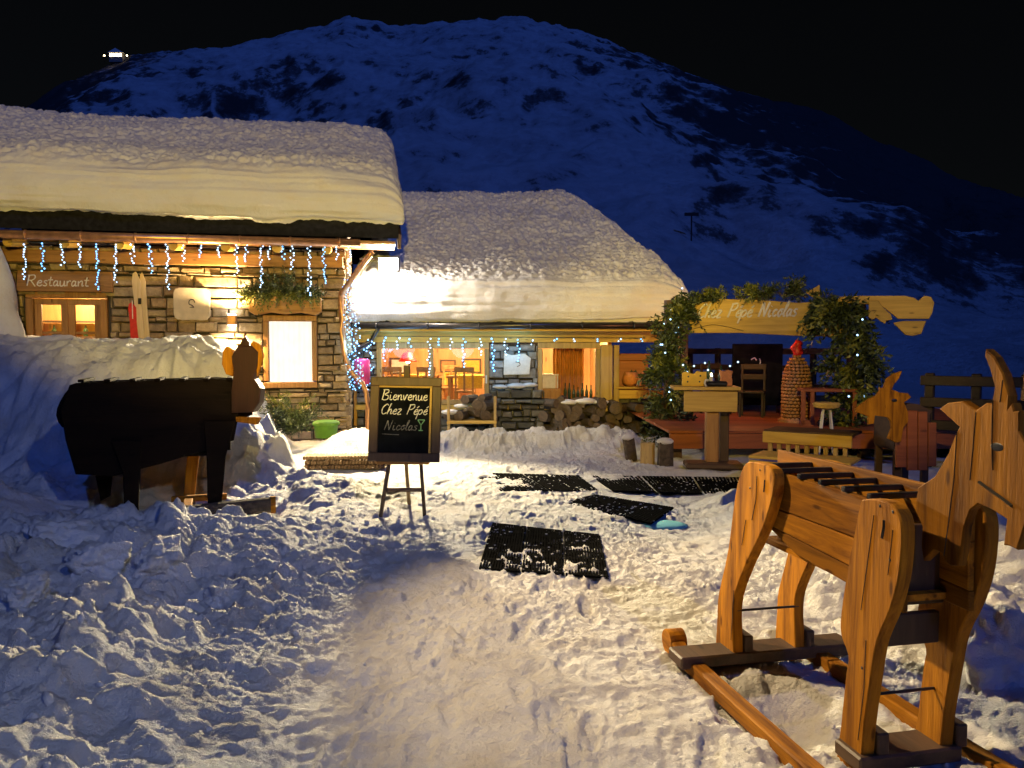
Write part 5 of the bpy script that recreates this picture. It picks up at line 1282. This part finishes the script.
# head turned to the camera on a neck
hx, hzv = LL(247, 410); M_HT = Matrix.Translation((hx, -.02, 0)) @ Matrix.Rotation(-lrz-R(4), 4, 'Z')
zA = lambda py: LL(247, py)[1]
sx_ = lambda px: (px-247)/768*7.35
hp_ = [(sx_(236), zA(412)), (sx_(258), zA(411)), (sx_(264), zA(402)), (sx_(266), zA(388)), (sx_(259), zA(378)), (sx_(262), zA(366)), (sx_(263), zA(352)), (sx_(257), zA(346)), (sx_(243), zA(346)), (sx_(237), zA(356)), (sx_(239), zA(372)), (sx_(236), zA(390))]
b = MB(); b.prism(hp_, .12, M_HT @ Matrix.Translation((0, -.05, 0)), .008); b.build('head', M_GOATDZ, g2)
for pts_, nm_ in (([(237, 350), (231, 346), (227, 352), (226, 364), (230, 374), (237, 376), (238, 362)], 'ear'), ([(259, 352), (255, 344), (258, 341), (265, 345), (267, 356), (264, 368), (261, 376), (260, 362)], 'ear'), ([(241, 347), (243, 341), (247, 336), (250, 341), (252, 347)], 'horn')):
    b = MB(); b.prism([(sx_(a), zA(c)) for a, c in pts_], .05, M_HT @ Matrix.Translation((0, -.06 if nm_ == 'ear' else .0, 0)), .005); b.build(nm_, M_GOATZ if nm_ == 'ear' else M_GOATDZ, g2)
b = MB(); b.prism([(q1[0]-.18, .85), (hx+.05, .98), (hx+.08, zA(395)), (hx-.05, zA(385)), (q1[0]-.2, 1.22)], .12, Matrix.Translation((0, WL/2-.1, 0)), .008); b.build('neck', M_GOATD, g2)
b = MB(); b.prism([(sx_(233), zA(416)), (sx_(262), zA(417)), (sx_(258), zA(424)), (sx_(236), zA(421))], .05, M_HT @ Matrix.Translation((0, -.02, 0))); b.build('chest_trim', M_GOATZ, g2)
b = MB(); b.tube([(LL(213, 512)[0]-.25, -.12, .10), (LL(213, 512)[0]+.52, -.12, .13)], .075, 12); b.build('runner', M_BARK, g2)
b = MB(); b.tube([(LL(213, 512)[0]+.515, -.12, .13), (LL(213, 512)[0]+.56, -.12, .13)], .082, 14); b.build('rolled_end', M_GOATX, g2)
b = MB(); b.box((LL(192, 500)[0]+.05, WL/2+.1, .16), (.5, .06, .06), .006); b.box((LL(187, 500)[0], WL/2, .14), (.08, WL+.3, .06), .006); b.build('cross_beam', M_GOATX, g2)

# ------------------------------------------------------------------ small goat behind the gate
sy = 8.6
sp = at(895, 470, sy)
g3 = thing('wooden_goat', 'smaller plank goat facing the garland with a barrel shaped rump', 'goat sculpture', (sp.x, sy, .05), 0)
def LS(px, py, Y=sy): p = at(px, py, Y); return p.x-sp.x, p.z-.05
def spl(pts, dy, th, mat, name, k=1):
    q = [LS(*p) for p in pts]
    if k > 1: q = [(v.x, v.y) for v in closed_smooth([(a, c, 0) for a, c in q], k)]
    b = MB(); b.prism(q, th, Matrix.Translation((0, dy, 0)), .005); return b.build(name, mat, g3)
H3 = [(853, 409), (858, 404), (866, 399), (874, 395), (877, 391), (877, 387), (881, 388), (884, 379), (890, 374), (899, 371), (896, 378), (891, 384), (889, 389), (896, 392), (905, 393), (908, 397), (904, 400), (901, 402), (905, 412), (905, 421), (900, 428), (898, 441), (893, 442), (885, 438), (889, 428), (888, 421), (885, 417), (872, 415), (871, 423), (866, 424), (866, 416), (858, 413), (853, 412)]
spl(H3, -.05, .05, M_GOATZ, 'head')
b = MB(); e = LS(891, 400); b.ico((e[0], -.078, e[1]), .03, 2, (1.1, .2, .6)); b.build('eye', M_BLACKM, g3)
for k, (xa_, xb_, tp_, bt_) in enumerate(((898, 909, 414, 468), (909, 920, 411, 471), (920, 930, 412, 471), (930, 939, 420, 467))):
    spl([(xa_+.4, tp_+(3 if k in (0, 3) else 0)), (xb_-.4, tp_+(3 if k == 3 else 0)), (xb_-.4, bt_), (xa_+.4, bt_)], .06, .04, M_REDW, 'rump_plank')
spl([(903, 409), (912, 404), (924, 405), (938, 412), (934, 416), (903, 414)], .25, .30, M_DARKWX, 'back')
b = MB()
u0, u1 = LS(900, 440)[0], LS(937, 440)[0]; b.box(((u0+u1)/2, .38, .62), (u1-u0, .55, .45), .03); b.build('body', M_DARKWX, g3)
for x in (u0+.05, u1-.05):
    for y in (.16, .6): b = MB(); b.box((x, y, .2), (.08, .05, .5), .006); b.build('leg', M_DARKWZ, g3)

# ------------------------------------------------------------------ snow blocks and loose lumps
def rock_snow(c, r_, sq, seed):
    random.seed(seed); b = MB(); vs = b.ico((0, 0, 0), 1, 5); ph = [random.uniform(0, 6) for _ in range(6)]
    for v in vs:
        d = v.co.copy(); k = max(abs(d.x), abs(d.y), abs(d.z)); k = 1/(k**.6)
        q = Vector((d.x+ph[0], d.y+ph[1], d.z+ph[2]))
        f = 1+.45*mnoise.noise(q*1.4)+.22*mnoise.noise(q*3.5)+.12*mnoise.noise(q*8)
        v.co = Vector((d.x*sq[0], d.y*sq[1], d.z*sq[2]))*r_*k*f*.8
    return b
for (px, py, Y, r_, sq, lab) in ((1003, 668, 3.55, .25, (1, .9, 1.0), 'cut snow block with a smooth shaded face right of the goat legs'), (957, 640, 3.9, .16, (1, 1, 1.1), 'squarish snow lump between the goat front legs and the cut block'),
                            (64, 560, 5.1, .20, (1.3, .9, .7), 'broad flat snow slab at the left edge of the bank'), (160, 582, 4.7, .17, (1.2, .9, .75), 'large pale snow chunk below the dark goat'), (222, 590, 4.6, .11, (1, 1, .9), 'rounded snow chunk right of the large pale chunk'), (100, 600, 4.6, .17, (1.1, .9, .8), 'angular snow chunk in the left bank'), (25, 640, 4.0, .14, (1, .9, .8), 'snow lump at the lower left of the bank')):
    p = at(px, py, Y); b = rock_snow((0, 0, 0), r_, sq, int(px)); o = b.build('snow_block', M_SNOWB, None, True); o.location = (p.x, Y, hz(p.x, Y)+r_*(.42 if px > 900 else .12)); o.rotation_euler = (random.uniform(-.3, .3), random.uniform(-.3, .3), random.uniform(0, 3)); tag(o, lab, 'snow block', 'snow blocks in the yard')
random.seed(11)
b = MB()
for k in range(420):
    m_ = random.random()
    if m_ < .68: x, y = random.gauss(-1.9, .75), random.uniform(2.3, 8.6)
    elif m_ < .85: x, y = random.uniform(.6, 2.8), random.uniform(2.3, 5.4)
    else: x, y = random.uniform(-1.4, 2.2), random.gauss(12.6, .2)
    if x > -.9 and m_ < .68 and random.random() < .8: continue
    r_ = min(.032 if x < -.9 else .014, random.expovariate(1/.014)+.008)
    b.ico((x, y, 0), 1, 2 if r_ > .035 else 1)
    b.b.verts.ensure_lookup_table(); vs = b.b.verts[-(42 if r_ <= .035 else 162):] if False else None
    n_ = 42 if r_ > .035 else 12
    vs = [b.b.verts[i] for i in range(len(b.b.verts)-n_, len(b.b.verts))]
    sq = (random.uniform(.8, 1.3), random.uniform(.8, 1.2), random.uniform(.6, .9)); z = hz(x, y)
    ph = [random.uniform(0, 6) for _ in range(3)]; rot = Euler((random.uniform(0, 3), random.uniform(0, 3), random.uniform(0, 3))).to_matrix()
    for v in vs:
        d = (v.co-Vector((x, y, 0))); kx = max(abs(d.x), abs(d.y), abs(d.z))**-.55
        d = rot @ Vector((d.x*sq[0], d.y*sq[1], d.z*sq[2])); f = (1+.15*math.sin(d.x*3+ph[0])+.12*math.sin(d.y*4+ph[1])+random.uniform(-.06, .06))*kx*.85
        v.co = Vector((x, y, z+r_*.05))+d*r_*f
tag(b.build('snow_crumbs', M_SNOWB, None, True), 'loose broken snow lumps scattered along the bank and paths', 'snow', None, 'stuff')
